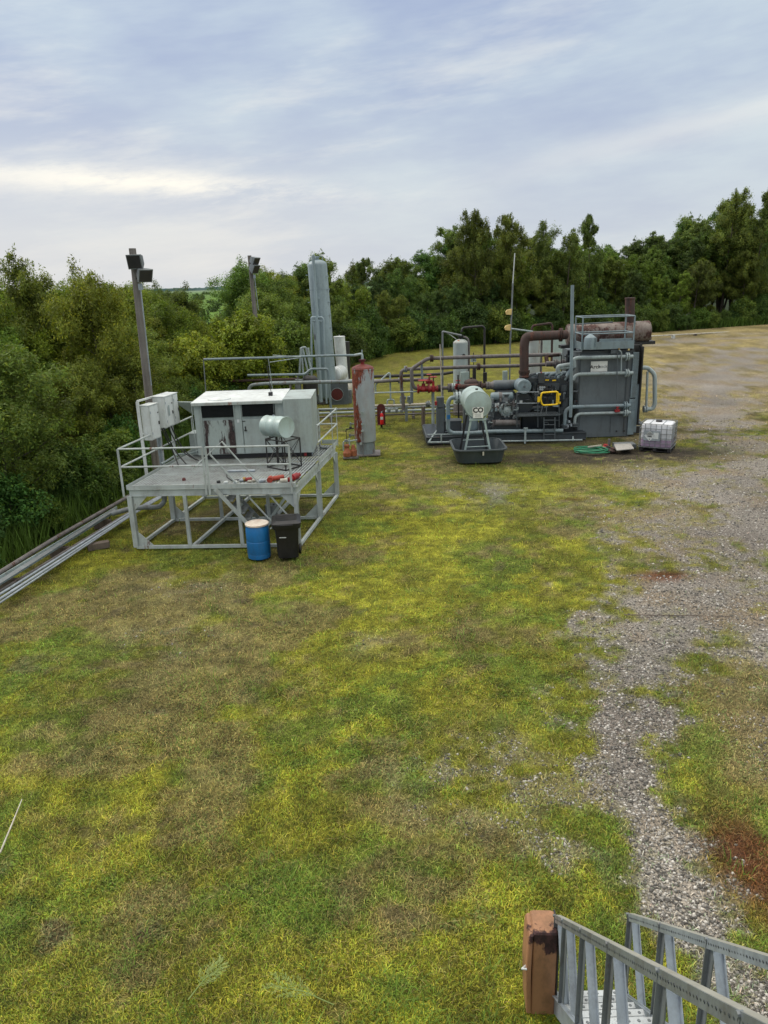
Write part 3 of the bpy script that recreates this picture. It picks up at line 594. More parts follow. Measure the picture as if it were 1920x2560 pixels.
# a-frame stand, dark bottles
af = root('pipe_stand', 'leaning blue grey pipe frame left of the tall column', 'pipe frame', at('H', 430, 900, 39.5))
for a, b in (((400, 395), (378, 770)), ((405, 400), (432, 745)), ((425, 395), (492, 700)), ((468, 380), (535, 665)), ((390, 400), (425, 380)), ((425, 380), (468, 378)), ((500, 385), (520, 560))):
    part('pipe', MB().tube([at('H', *a, 39.5), at('H', *b, 39.5)], .055, 8), 'pipelight', af)
p = at('H', 490, 990, 38); q = at('H', 540, 770, 38)
for i, (x, y0, y1, lb) in enumerate(((498, 1000, 760, 'left black gas bottle behind the enclosure roof'), (560, 1000, 765, 'right black gas bottle behind the enclosure roof'))):
    a, b = at('H', x+5, 1090, 38), at('H', x, y1, 38); one('gas_bottle', MB().vessel(a, b, .27, .9, 24), 'black', lb, 'gas bottle')
p = at('H', 415, 850, 38); mn = root('valve_manifold', 'dark valve manifold with handles left of the black bottles', 'valve', (p.x, p.y, .5))
part('body', MB().box(p, (.7, .25, .22)).cyl(p+Vector((-.2, -.1, -.7)), p+Vector((-.2, -.1, 0)), .16, n=14), 'galvdark', mn)
for dx in (-.2, .1, .3): part('handle', MB().tube([p+Vector((dx, -.1, .1)), p+Vector((dx, -.1, .38))], .03, 8).bar(p+Vector((dx-.12, -.1, .38)), p+Vector((dx+.12, -.1, .40)), .03), 'galvdark', mn)
part('valve', MB().cyl(p+Vector((.3, -.1, -.8)), p+Vector((.3, -.1, -.1)), .07, n=12), 'pipelight', mn)

pipes('overhead_pipe', 'long pale blue overhead pipe running to the top of the rusted tank', 'H', [(-950, 545), (10, 520), (840, 490), (1140, 488)], 28.9, .045, 'pipeblue', bend=0)
one('overhead_elbow', MB().tube([at('H', 1140, 488, 28.9), Vector((tx, ty, 3.93)), Vector((tx, ty, 3.73))], .05, 12, bend=.08).cyl((tx, ty, 3.9), (tx, ty, 4.08), .022), 'pipelight', 'pale elbow fitting on top of the rusted tank', 'pipe fitting')
pipes('pipe_drop', 'short vertical pipe at the left end of the overhead pipe', 'E', [(1110, 742), (1112, 905)], 28.9, .022, 'galvdark', bend=0, ground=True)
pipes('brace_rod', 'thin upper brace rod beside the overhead pipe', 'H', [(10, 487), (400, 512)], 28.7, .018, 'pipelight', bend=0)
pipes('brace_rod', 'thin lower brace rod beside the overhead pipe', 'H', [(-30, 585), (370, 525)], 28.7, .018, 'pipelight', bend=0)
pipes('guy_rod', 'thin pale rod hanging from the overhead pipe to the roof', 'C', [(268, 870), (300, 1110)], 28.6, .014, 'pipelight', bend=0)
pipes('side_pipe', 'pale blue pipe stepping up and turning down in front of the column', 'C', [(115, 1002), (540, 995), (585, 955), (705, 955), (712, 975), (735, 1260)], 37, .06, 'pipeblue', ground=True)
pipes('header_pipe', 'long grey and reddish header pipe crossing behind the rusted tank', 'C', [(120, 1200), (128, 1075), (240, 1065), (620, 1052), (1080, 1045), (1390, 1035)], 36.5, .085, 'pipegrey', bend=.25, extra=[('flange', 1240, 1041, XA, .14, 'pipegrey'), ('post', 430, 1060, ZA, .10, 'piperust')])
pipes('dark_pipe', 'dark rusted pipe crossing left of the black bottles', 'C', [(-80, 1046), (500, 1030)], 38.5, .07, 'exhaust', bend=0)
pipes('thin_pipe', 'thin grey pipe beside the dark rusted pipe', 'C', [(280, 1050), (600, 1045)], 38, .03, 'pipelight', bend=0)
# low pipes on the ground beyond the tank
for y0, y1, Y, r, mt, lb in ((1270, 1262, 38.6, .07, 'pipegrey', 'uppermost grey ground pipe behind the rusted tank'), (1300, 1296, 37.6, .06, 'pipelight', 'pale middle ground pipe behind the rusted tank'), (1322, 1318, 36.6, .045, 'piperust', 'thin rusted ground pipe behind the extinguisher')):
    a = at('C', 560, y0+14, Y); b = at('C', 1560, y1, Y); mid = at('C', 2300, y1-5, Y)
    q = root('ground_pipe', lb, 'pipe', (a+b)/2-Vector((0, 0, (a+b).z/2)))
    a.z = b.z = mid.z = .18+r; part('pipe_run', MB().tube([a, b, mid], r, 10), mt, q)
    for t in (.1, .45, .8): s = a.lerp(mid, t); part('support', MB().box((s.x, s.y, .09), (.12, .35, .18)), 'piperust', q)
pipes('rusty_pipe', 'yellow grey pipe with an end flange low in front of the skid', 'K', [(-620, 1195), (0, 1180), (370, 1162), (430, 1160)], 36, .065, 'cream', bend=0, extra=[('flange', 395, 1161, XA, .16, 'pipegrey'), ('flange', 370, 1162, XA, .12, 'pipegrey'), ('post', 85, 1178, ZA, .13, 'pipegrey')])
for i, x in enumerate((30, 130)):
    pipes('bypass_valve', ('left', 'right')[i]+' grey valve with pale stem low between the header pipes', 'K', [(x+15, 1060), (x-5+i*10, 1160)], 35.4, .075, 'pipelight' if i else 'pipeblue', 'valve', bend=0, extra=[('flange', x+12, 1075, ZA, .15, 'pipegrey'), ('flange', x, 1120, ZA, .12, 'pipelight')])
lv = root('small_bore_loop', 'small grey pipe loop with valves right of the extinguisher', 'pipe', at('C', 1175, 1300, 36.8))
for pts in ([(1150, 1280), (1150, 1190), (1160, 1182), (1190, 1182), (1200, 1190), (1200, 1250)], [(1150, 1250), (1230, 1250)], [(1120, 1275), (1270, 1270)], [(1175, 1180), (1170, 990), (1160, 985), (1100, 1040), (1062, 1070), (1065, 1140)]):
    part('pipe', MB().tube([at('C', x, y, 36.6) for x, y in pts], .04, 8, bend=.1), 'pipelight', lv)
for x in (1165, 1220, 1255): p = at('C', x, 1268, 36.4); part('valve', MB().box(p, (.13, .1, .14)).bar(p, p+Vector((.1, 0, .2)), .03), 'galvdark', lv)
pipes('handrail_pipe', 'thin pale horizontal pipe ending at the square grey post', 'K', [(-620, 1015), (0, 998), (455, 982)], 33.6, .035, 'pipelight', bend=0)
pipes('square_post', 'grey square post carrying the pale pipe near the red valves', 'K', [(455, 985), (458, 1560)], 33.4, .07, 'pipelight', 'post', bend=0, n=4, ground=True)
pipes('timber_post', 'short brown timber post among the low pipes', 'K', [(322, 1200), (322, 1470)], 34.6, .09, 'brownwood', 'post', bend=0, n=4, ground=True)
# upper process lines
pipes('process_pipe', 'upper rusty process pipe stepping down on the left to the red valves', 'K', [(2220, 475), (1660, 490), (1000, 510), (440, 530), (370, 540), (185, 660), (160, 690), (165, 870), (200, 945), (300, 952), (760, 935)], 33.6, .085, 'piperust', bend=.3,
      extra=[('flange', 437, 530, XA, .16, 'exhaust'), ('flange', 540, 945, XA, .17, 'exhaust'), ('flange', 690, 938, XA, .2, 'piperust'), ('flange', 740, 936, XA, .2, 'pipelight'), ('flange', 275, 952, XA, .13, 'exhaust')])
pipes('process_pipe', 'lower grey to rusty process pipe turning down at the left', 'K', [(2260, 600), (1660, 632), (1090, 645), (80, 680), (15, 710), (20, 960), (45, 1085), (45, 1250)], 34.2, .082, 'piperust', bend=.3,
      extra=[('flange', 1085, 645, XA, .16, 'exhaust'), ('flange', 78, 680, XA, .15, 'pipegrey')])
pipes('process_pipe', 'short grey riser pipe joining the upper process line', 'K', [(165, 760), (160, 1150)], 34.4, .075, 'pipegrey', bend=0)
pipes('process_pipe', 'reddish grey pipe behind the red valves', 'K', [(-620, 870), (0, 832), (420, 822)], 35, .08, 'piperust', bend=0)
pipes('support_post', 'blue grey post holding the sloping part of the process pipe', 'K', [(298, 590), (308, 830)], 33.8, .055, 'pipeblue', 'post', bend=0)
pipes('black_pipe', 'low black pipe in the grass behind the process lines', 'K', [(-650, 790), (30, 770), (600, 745), (740, 720)], 40, .08, 'black', bend=0)
# red valves
def gate_valve(x, y0, y1, Y, w, label):
    b = at('K', x, y1, Y); t = at('K', x, y0, Y); h = t.z-b.z
    q = root('gate_valve', label, 'valve', b-Vector((0, 0, .05)))
    part('body', MB().cyl(b+Vector((-w*.9, 0, .02)), b+Vector((w*.9, 0, .02)), w*.42, n=14).lathe([(w*.5, -.1), (w*.62, 0), (w*.5, h*.25), (w*.3, h*.3), (w*.28, h*.62)], b, n=14), 'redvalve', q)
    part('flange', MB().flange(b+Vector((-w*.85, 0, .02)), XA, w*.75, .05), 'redvalve', q); part('flange', MB().flange(b+Vector((w*.85, 0, .02)), XA, w*.75, .05), 'redvalve', q)
    part('stem', MB().cyl(b+Vector((0, 0, h*.6)), t, .025, n=8), 'black', q)
    part('handwheel', MB().lathe([(w*.78, 0), (w*.88, .015), (w*.88, .03), (w*.78, .045), (w*.05, .04), (w*.05, 0)], b+Vector((0, 0, h*.9)), n=20), 'redvalve', q)
gate_valve(325, 828, 955, 33.4, .28, 'large red gate valve with a flat handwheel, leftmost of the red valves')
gate_valve(403, 750, 860, 34.8, .13, 'small red valve behind the larger ones')
gate_valve(462, 775, 960, 33.2, .19, 'tall red valve above the square grey post')
gate_valve(803, 835, 940, 32.9, .12, 'small red topped valve left of the round pale tank')
pipes('instrument_post', 'thin black and grey instrument post in front of the pale tank', 'K', [(803, 760), (812, 1370)], 32.8, .035, 'black', 'post', bend=0, extra=[('flange', 800, 900, ZA, .12, 'redvalve')])
pipes('vent_mast', 'thin pale vent mast standing left of the pale tank', 'K', [(553, 335), (575, 1070)], 32.6, .022, 'cream', 'mast', bend=0)
pipes('pipe_goalpost', 'tall grey pipe with an arm reaching over the pale tank', 'K', [(590, 1380), (588, 158), (620, 165), (850, 215)], 36.6, .045, 'galvdark', bend=.1, extra=None)
pipes('brace_rod', 'thin white brace under the arm over the pale tank', 'K', [(655, 185), (690, 200), (775, 262)], 36.6, .015, 'white', bend=0)
pipes('vent_pipe', 'black inverted U shaped vent pipe right of the pale tank', 'K', [(850, 170), (868, 108), (1140, 84), (1168, 110), (1165, 890)], 37.3, .055, 'black', bend=.2)
pipes('black_post', 'thick black post behind the process pipe', 'K', [(1028, 660), (1030, 830)], 36.5, .09, 'black', 'post', bend=0, ground=True)
pipes('gauge_post', 'small gauge with a grey box above the thick black post', 'K', [(1018, 450), (1018, 640)], 36.5, .02, 'black', 'gauge', bend=0, extra=[('flange', 1016, 560, ZA, .14, 'pipelight'), ('flange', 1016, 540, ZA, .14, 'pipelight')])
pipes('black_post', 'short black post behind the scrubber', 'K', [(1175, 725), (1175, 850)], 36, .1, 'black', 'post', bend=0)
# vertical tanks
def vtank(x, y, r, z0, z1, label, mt):
    q = root('vertical_tank', label, 'tank', (x, y, 0))
    part('shell', MB().lathe([(r, z0), (r, z1)], (x, y, 0), n=36), mt, q)
    part('domed_head', MB().lathe([(r, z1), (r*.96, z1+.05), (r*.62, z1+.15), (.08, z1+.19)], (x, y, 0), n=36), 'rusttwo', q)
    part('skirt', MB().lathe([(r*1.02, .0), (r*1.02, z0*.9), (r*.98, z0)], (x, y, 0), n=36), 'piperust', q)
    part('nozzle', MB().cyl((x, y, z1+.15), (x, y, z1+.42), .07).flange((x, y, z1+.32), (0, 0, 1), .14, .06), 'black', q)
    part('side_pipe', MB().tube([(x+.05, y, z1+.3), (x+r*.9, y-.1, z1+.25), (x+r*1.08, y-.1, z1-.05), (x+r*1.08, y-.1, .6)], .05, 10, bend=.2), 'piperust', q)
    return q
a, b = at('K', 735, 320, 37.4), at('K', 943, 320, 37.4)
t1 = vtank((a.x+b.x)/2, 37.4, (b.x-a.x)/2, .55, a.z, 'pale vertical tank with a rusted dome left of the compressor', 'whitetankrust')
p = at('K', 880, 490, 37.0); part('gauge_fitting', MB().cyl(p, p-Vector((0, .12, 0)), .08, n=12), 'black', t1)
part('cabinet', MB().box(at('K', 895, 825, 36.8), (.42, .2, .75)), 'drumgreen', t1)
a, b = at('B', 655, 405, 36.4), at('B', 740, 405, 36.4)
t2 = vtank((a.x+b.x)/2, 36.4, (b.x-a.x)/2, .55, a.z, 'rust edged pale vertical tank behind the brown exhaust elbow', 'rusttwo')
pipes('vent_pipe', 'rusty inverted U shaped vent pipe over the rust edged tank', 'B', [(685, 350), (690, 318), (800, 303), (808, 325), (803, 545)], 36.8, .055, 'exhaust', bend=.2)
pipes('arm_pipe', 'pale pipe arm between the antenna mast and the rust edged tank', 'B', [(565, 336), (692, 353)], 36.4, .04, 'pipelight', bend=0)
# mast
mt_ = root('antenna_mast', 'thin antenna mast carrying two faded yellow markers', 'antenna', at('J', 384, 900, 37.6).xy.to_3d())
a, b, c_ = at('J', 409, 342, 37.6), at('J', 399, 490, 37.6), at('J', 386, 800, 37.6); g = c_.copy(); g.z = 0
part('whip', MB().tube([b, a], .025, 8), 'white', mt_); part('shaft', MB().tube([g, c_, b], .04, 8), 'galvdark', mt_)
for x, y in ((382, 632), (377, 709)):
    p = at('J', x, y, 37.5); part('yellow_marker', MB().poly([p+Vector((-.13, 0, -.12)), p+Vector((.10, 0, -.14)), p+Vector((.13, 0, .14)), p+Vector((-.10, 0, .10)), p+Vector((-.17, 0, 0))], (0, .2, 0)), 'paleyellow', mt_)
mb_ = root('meter_box', 'pale green meter box on a post behind the gas cooler pipework', 'meter box', at('K', 1455, 1000, 35.5).xy.to_3d())
part('case', MB().box(at('K', 1452, 778, 35.5), (.22, .18, .5)), 'drumgreen', mb_); part('post', MB().bar(at('K', 1480, 840, 35.6).xy.to_3d(), at('K', 1480, 840, 35.6), .06), 'galvdark', mb_)
# white pipe skid and chair like junk far behind
p = at('B', 820, 422, 43)
ws = root('white_pipe_skid', 'low white pipes and grey box beyond the exhaust pipe', 'pipe skid', p.xy.to_3d())
part('pipe', MB().tube([at('B', 735, 412, 43), at('B', 900, 408, 43)], .10, 12), 'white', ws); part('pipe', MB().tube([at('B', 740, 425, 43), at('B', 830, 424, 43)], .08, 12), 'galv', ws)
part('box', MB().box(at('B', 820, 440, 42.6), (1.4, .6, .85)), 'drumgreen', ws); part('support', MB().box(p.xy.to_3d()+Vector((0, .2, .6)), (1.2, .3, 1.2)), 'galvdark', ws)
one('instrument_board', MB().box(at('B', 832, 505, 40), (.6, .1, .45)).tube([at('B', 832, 520, 40), at('B', 832, 520, 40).xy.to_3d()], .03), 'pipelight', 'small grey panel on a post beyond the engine', 'panel')

# ================================================================== compressor package
Yf = 30.3
cs = root('compressor_skid', 'slate grey gas compressor and engine package on a long steel skid', 'compressor', (5.2, 31.6, 0))
def cp(nm, mb, mt='skid', lb=None, par=None): return part(nm, mb, mt, par or cs, lb)
def ctube(nm, pts, Y, r, mt='pipeblue', s='B', bend=.18, n=12, par=None): return cp(nm, MB().tube([at(s, x, y, Y) for x, y in pts], r, n, bend=bend), mt, None, par)
for y in (Yf, 33.2):
    mb = MB(); mb.box((5.2, y, .16), (6.6, .03, .26)); mb.box((5.2, y, .30), (6.6, .16, .02)); mb.box((5.2, y, .03), (6.6, .16, .02))
    cp('skid_beam', mb)
for x in (1.92, 3.6, 5.2, 6.8, 8.48): cp('cross_beam', MB().box((x, 31.75, .17), (.12, 2.8, .24)))
cp('skid_deck', MB().box((5.2, 31.75, .315), (6.5, 2.75, .012)), 'engine')
cp('guard_rail', MB().tube([at('B', 70, 1010, 30.0), at('B', 985, 995, 30.0)], .035, 10).tube([at('B', 75, 1008, 30.0), at('B', 128, 932, 30.9)], .035, 8).tube([at('B', 150, 1008, 30.0), at('B', 150, 965, 30.0)], .03, 8).tube([at('B', 68, 963, 30.2), at('B', 260, 960, 30.2)], .02, 8), 'pipelight')
for x in (400, 650, 930): cp('guard_bracket', MB().tube([at('B', x, 1003, 30.0), at('B', x, 975, 30.2)], .025, 8), 'pipelight')
one('square_post', MB().bar(at('B', 645, 1045, 29.9).xy.to_3d(), at('B', 648, 928, 29.9), .07).box(at('B', 650, 926, 29.9), (.16, .1, .04)), 'pipelight', 'short grey square post with a cap in front of the skid', 'post')
# left control boxes
cp('control_box', MB().box(at('B', 142, 878, 30.9), (.32, .35, 1.05)), 'skidmid'); cp('control_box', MB().box(at('B', 143, 770, 30.9), (.30, .3, .42)), 'skidmid')
cp('box_stand', MB().box(at('B', 165, 865, 31.1), (.10, .2, 1.2)), 'skidmid')
cp('red_lamp', MB().lathe([(.05, 0), (.05, .16), (.02, .18)], at('B', 118, 790, 30.7), n=12), 'redvalve')
cp('battery_box', MB().box(at('B', 215, 905, 31.2), (.72, .6, .42)).box(at('B', 215, 877, 31.2), (.78, .66, .03)), 'skid')
# blue loop and its flange
ctube('suction_pipe', [(300, 743), (205, 745), (190, 775), (190, 935), (215, 955), (320, 955), (450, 945), (870, 940)], 30.25, .085, 'pipeblue', bend=.22)
fl = at('B', 250, 744, 30.25); cp('flange', MB().flange(fl, XA, .24, .14), 'pipelight')
cp('blue_band', MB().cyl(at('B', 191, 870, 30.25), at('B', 191, 845, 30.25), .089, n=16), 'blue')
# scrubber vessels left
a = at('K', 985, 955, 32.2); cp('scrubber', MB().vessel(Vector((a.x, a.y, .35)), at('K', 985, 812, 32.2), .31, .5, 28), 'exhaust')
cp('scrubber_cap', MB().cyl(at('K', 985, 812, 32.2), at('K', 985, 795, 32.2), .05, n=10), 'exhaust')
a = at('K', 935, 1000, 31.0); cp('scrubber', MB().vessel(Vector((a.x+.18, a.y, .35)), at('K', 950, 945, 31.0), .30, .5, 28), 'pipeblue')
cp('column_box', MB().box((at('K', 915, 1400, 30.9).x, 30.9, .95), (.25, .4, 1.2)), 'skidmid')
# bottles and filter
a, b = at('B', 452, 672, 31.6), at('B', 640, 667, 31.6); cp('pulsation_bottle', MB().vessel(a, b, .215, .35, 28), 'skidmid')
cp('inlet_cone', MB().tube([at('B', 425, 673, 31.6), a+Vector((.1, 0, 0))], [.11, .2], 20).flange(at('B', 425, 673, 31.6), XA, .17, .1), 'piperust')
ctube('inlet_pipe', [(425, 673), (250, 680)], 31.6, .10, 'exhaust'); cp('flange', MB().flange(at('B', 380, 674, 31.6), XA, .2, .1), 'exhaust')
cp('inlet_neck', MB().cyl(at('B', 540, 690, 31.6), at('B', 540, 720, 31.6), .15, n=18), 'exhaust')
a, b = at('B', 440, 738, 30.9), at('B', 578, 733, 30.9); cp('pulsation_bottle', MB().vessel(a, b, .165, .5, 28), 'pipeblue')
cp('band_clamp', MB().cyl(a.lerp(b, .35), a.lerp(b, .5), .17, n=24), 'piperust')
fc = at('B', 641, 680, 30.6)
flt = cp('air_filter', MB().lathe([(.02, -.045), (.10, -.04), (.105, -.03), (.2, -.03), (.21, -.04), (.28, -.035), (.30, .0), (.30, .03), (.285, .04), (.285, .7), (.30, .71), (.27, .75)], fc, (0, 1, 0), 36), 'pipeblue')
cp('filter_knob', MB().lathe([(.0, -.05), (.05, -.045), (.06, -.02)], fc, (0, 1, 0), 16), 'skidmid', None, flt)
# compressor block
c = at('B', 525, 820, 31.3); cb = cp('compressor_block', MB().loft([(c.x, c.y, 1.15, 1.2, .12, .35), (c.x, c.y, 1.15, 1.2, .12, 1.0), (c.x, c.y, 1.0, 1.0, .2, 1.75), (c.x, c.y, .7, .9, .2, 2.0)]), 'engine')
k = at('B', 538, 820, 30.55)
cp('crankcase_cover', MB().lathe([(.30, .35), (.31, .12), (.26, .04), (.16, .02), (.15, -.05), (.07, -.07), (.06, -.1), (0, -.1)], k, (0, 1, 0), 10), 'pipelight', None, cb)
for i in range(10):
    a = R(36*i); q = k+Vector((math.cos(a)*.26, .0, math.sin(a)*.26)); cp('cover_bolt', MB().cyl(q+Vector((0, .1, 0)), q-Vector((0, .05, 0)), .04, n=8), 'galvdark', None, cb)
cp('cylinder_neck', MB().lathe([(.17, 0), (.22, .12), (.14, .3), (.17, .42)], k+Vector((0, .3, .22)), n=18), 'skidmid', None, cb)
cp('cylinder_neck', MB().lathe([(.20, 0), (.12, -.18), (.09, -.28), (.15, -.35)], k+Vector((0, .2, -.25)), n=18), 'skidmid', None, cb)
cp('oil_tray', MB().box(at('B', 530, 893, 30.7), (1.15, .5, .26)).cyl(at('B', 470, 893, 30.4), at('B', 590, 893, 30.4), .12), 'piperust')
cp('tray_support', MB().box(at('B', 530, 922, 30.7), (1.1, .6, .34)), 'engine')
for x0, y0 in ((473, 802), (487, 798)): cp('sight_glass', MB().box(at('B', x0, y0, 30.62), (.07, .03, .32)), 'white')
cp('side_gear', MB().box(at('B', 455, 830, 31.0), (.35, .5, .8)).box(at('B', 420, 905, 31), (.6, .5, .5)), 'skidmid')
random.seed(21)
for i in range(44):      # small tubing and fittings around the compressor
    x, y = random.uniform(395, 600), random.uniform(745, 925); Yq = random.uniform(30.45, 30.8); dx, dy = random.uniform(-45, 45), random.uniform(-30, 30)
    ctube('small_tubing', [(x, y), (x+dx, y), (x+dx, y+dy)], Yq, random.choice((.012, .018, .028)), random.choice(('galvdark', 'skidmid', 'pipelight', 'black')), n=7, bend=.04)
for i in range(24):
    x, y = random.uniform(400, 595), random.uniform(760, 920); p = at('B', x, y, random.uniform(30.45, 30.7)); cp('fitting', MB().cyl(p, p+Vector((random.uniform(-.1, .1), 0, random.uniform(.06, .16))), random.uniform(.03, .06), n=10), random.choice(('galvdark', 'pipeblue', 'piperust')))
# flywheel guard
k = at('B', 630, 785, 30.9); cp('coupling_guard', MB().lathe([(.0, 0), (.44, 0), (.47, .04), (.47, .5)], k, (0, 1, 0), 32), 'engine'); cp('guard_label', MB().box(at('B', 622, 768, 30.88), (.12, .01, .10)), 'white')
# engine
c = at('B', 760, 760, 31.7); eng = cp('engine_block', MB().loft([(c.x, c.y, 2.1, 1.0, .06, .35), (c.x, c.y, 2.1, 1.1, .06, 1.5), (c.x, c.y, 2.0, 1.3, .1, 2.25), (c.x, c.y, 1.9, 1.0, .1, 2.45)]), 'engine')
for i in range(7):
    x = 660+i*34; cp('cylinder_head', MB().box(at('B', x, 645, 31.25), (.30, .42, .26)), 'engine', None, eng); cp('cylinder_door', MB().lathe([(.12, 0), (.12, -.03), (.06, -.05)], at('B', x, 745, 31.16), (0, 1, 0), 14), 'skid', None, eng)
for x, y in ((818, 642), (776, 640), (741, 645)): cp('yellow_cap', MB().box(at('B', x, y, 31.05), (.16, .05, .05)), 'yellow', None, eng)
for i in range(5):
    x = 670+i*38; ctube('intake_branch', [(x, 640), (x+6, 612), (x+40, 600)], 31.4, .055, random.choice(('pipeblue', 'skidmid')), n=10, bend=.1)
ctube('intake_manifold', [(660, 640), (690, 618), (730, 606), (900, 600)], 31.7, .09, 'pipeblue')
cp('ignition_box', MB().box(at('B', 742, 628, 30.95), (.24, .15, .42)), 'skid', None, eng); cp('indicator_lamp', MB().lathe([(.03, 0), (.03, .05), (.01, .07)], at('B', 742, 602, 30.95), n=10), 'redvalve', None, eng)
cp('gauge_panel', MB().box(at('B', 745, 690, 30.85), (.40, .06, .30)), 'black', None, eng)
for x, y in ((736, 683), (748, 683), (760, 683), (736, 695), (748, 695)): cp('gauge', MB().lathe([(.045, 0), (.045, -.02), (.03, -.02)], at('B', x, y, 30.81), (0, 1, 0), 14), 'galv', None, eng)
cp('engine_cover', MB().box(at('B', 770, 680, 31.05), (1.1, .12, .28)), 'skid', None, eng)
for i, (x, y, r, h) in enumerate(((705, 690, .12, .5), (695, 700, .10, .4), (800, 700, .14, .35), (870, 730, .18, .4), (875, 690, .14, .3), (880, 780, .16, .5), (860, 820, .14, .3))):
    p = at('B', x, y, 31.0); cp('oil_filter', MB().cyl(p-Vector((0, 0, h/2)), p+Vector((0, 0, h/2)), r, n=18), random.choice(('engine', 'skid')), None, eng)
for i in range(46):
    x, y = random.uniform(650, 930), random.uniform(690, 900); dx, dy = random.uniform(-60, 60), random.uniform(-40, 40)
    ctube('small_tubing', [(x, y), (x+dx*.6, y), (x+dx*.6, y+dy)], random.uniform(30.6, 30.95), random.choice((.012, .02, .035)), random.choice(('galvdark', 'skidmid', 'engine', 'black', 'pipeblue')), n=7, bend=.05)
for pts, r, mt in (([(845, 600), (838, 560), (900, 550), (945, 545)], .09, 'pipelight'), ([(880, 640), (905, 600), (940, 520), (955, 505)], .075, 'pipeblue'), ([(860, 740), (868, 700), (852, 660), (840, 620), (870, 600)], .06, 'pipeblue'), ([(905, 650), (915, 600), (940, 560)], .05, 'skidmid'), ([(850, 570), (945, 565)], .06, 'pipelight'), ([(870, 620), (900, 625), (930, 640)], .07, 'skid')):
    ctube('coolant_pipe', pts, 31.1, r, mt, bend=.15)
cp('starter_casting', MB().cyl(at('B', 690, 805, 31.0), at('B', 770, 803, 31.0), .09, n=16), 'skid', None, eng)
cp('red_bracket', MB().poly([at('B', 950, 765, 31), at('B', 970, 762, 31), at('B', 965, 790, 31)], (0, .05, 0)), 'redvalve')
# exhaust riser
cp('exhaust_pipe', MB().tube([at('B', 641, 625, 31.3), at('B', 641, 430, 31.3), at('B', 652, 385, 31.3), at('B', 690, 380, 31.3), at('B', 890, 372, 31.9)], .19, 20, bend=.35), 'exhaust')
cp('exhaust_flange', MB().flange(at('B', 858, 372, 31.8), XA, .28, .07), 'exhaust'); cp('exhaust_flange', MB().flange(at('B', 641, 590, 31.3), ZA, .24, .07), 'exhaust')
cp('bellows', MB().lathe([(.2, 0), (.22, .05), (.19, .10), (.22, .15), (.19, .2), (.22, .25), (.2, .3)], at('B', 641, 625, 31.3), n=24), 'exhaust')
# walkway, ladder, thin rails
w0, w1 = at('B', 598, 852, 30.2), at('B', 850, 850, 30.2)
cp('walkway', MB().box(((w0.x+w1.x)/2, 30.45, w0.z), (w1.x-w0.x, .75, .05)), 'skidmid')
gb = MB()
for i in range(24): x = w0.x+.04+(w1.x-w0.x-.08)*i/23; gb.box((x, 30.44, w0.z+.033), (.03, .70, .012))
cp('tread_bars', gb, 'skid')
for x in (598, 722, 848): cp('rail_post', MB().tube([at('B', x, 715, 30.15), at('B', x, 920, 30.15)], .018, 8), 'skidmid')
for y in (712, 778): cp('thin_rail', MB().tube([at('B', 598, y, 30.15), at('B', 730, y-1, 30.15)], .014, 8), 'galv')
for x0 in (758, 823): cp('ladder_rail', MB().bar(at('B', x0, 862, 30.1), at('B', x0, 992, 30.1), .045, .03), 'skidmid')
for y in (878, 905, 935, 962): cp('ladder_rung', MB().tube([at('B', 758, y, 30.1), at('B', 823, y, 30.1)], .018, 8), 'skidmid')
# yellow gate
yg = [at('B', x, y, 30.05) for x, y in ((745, 716), (840, 708), (846, 745), (842, 785), (748, 790), (738, 752), (745, 716))]
gate = cp('safety_gate', MB().tube([yg[0].lerp(yg[5], .5)]+yg[:5]+[yg[5], yg[0].lerp(yg[5], .5)], .036, 12, bend=.10), 'yellow')
cp('gate_tab', MB().box(at('B', 727, 755, 30.05), (.09, .05, .22)).box(at('B', 852, 725, 30.05), (.07, .05, .08)).box(at('B', 852, 775, 30.05), (.07, .05, .08)), 'yellow', None, gate)
cp('gate_panel', MB().box(at('B', 836, 747, 30.07), (.07, .04, .50)), 'yellow', None, gate)
cp('gate_post', MB().tube([at('B', 752, 790, 30.1), at('B', 738, 842, 30.1)], .015, 8).tube([at('B', 775, 792, 30.1), at('B', 770, 842, 30.1)], .015, 8), 'galvdark')
ctube('vent_standpipe', [(927, 78), (918, 800), (915, 860)], 30.05, .068, 'pipeblue', bend=0, n=8)
ctube('vent_standpipe', [(862, 490), (862, 590)], 31.5, .02, 'black'); ctube('vent_standpipe', [(893, 488), (893, 590)], 31.5, .02, 'black')
cp('upper_pipe_joint', MB().tube([at('B', 770, 545, 33), at('B', 915, 545, 33)], .12, 14).flange(at('B', 830, 545, 33), XA, .2, .1).flange(at('B', 870, 545, 33), XA, .2, .1), 'piperust')
cp('upper_elbow', MB().tube([at('K', 2200, 478, 33.6), at('B', 768, 495, 33.6), at('B', 780, 545, 33.4)], .09, 12, bend=.2), 'exhaust')
# rear structural frame seen through the machine
for x in (895, 940, 955): cp('frame_post', MB().box((at('B', x, 700, 32.6).x, 32.6, 1.9), (.09, .09, 3.1)), 'engine')
for y in (500, 560, 750): cp('frame_bar', MB().bar(at('B', 880, y, 31.8), at('B', 975, y, 31.8), .06), 'skidmid')
for x, y in ((905, 880), (915, 900), (895, 905)): cp('fitting', MB().cyl(at('B', x, y, 30.4), at('B', x+4, y+14, 30.4), .05), 'galv')

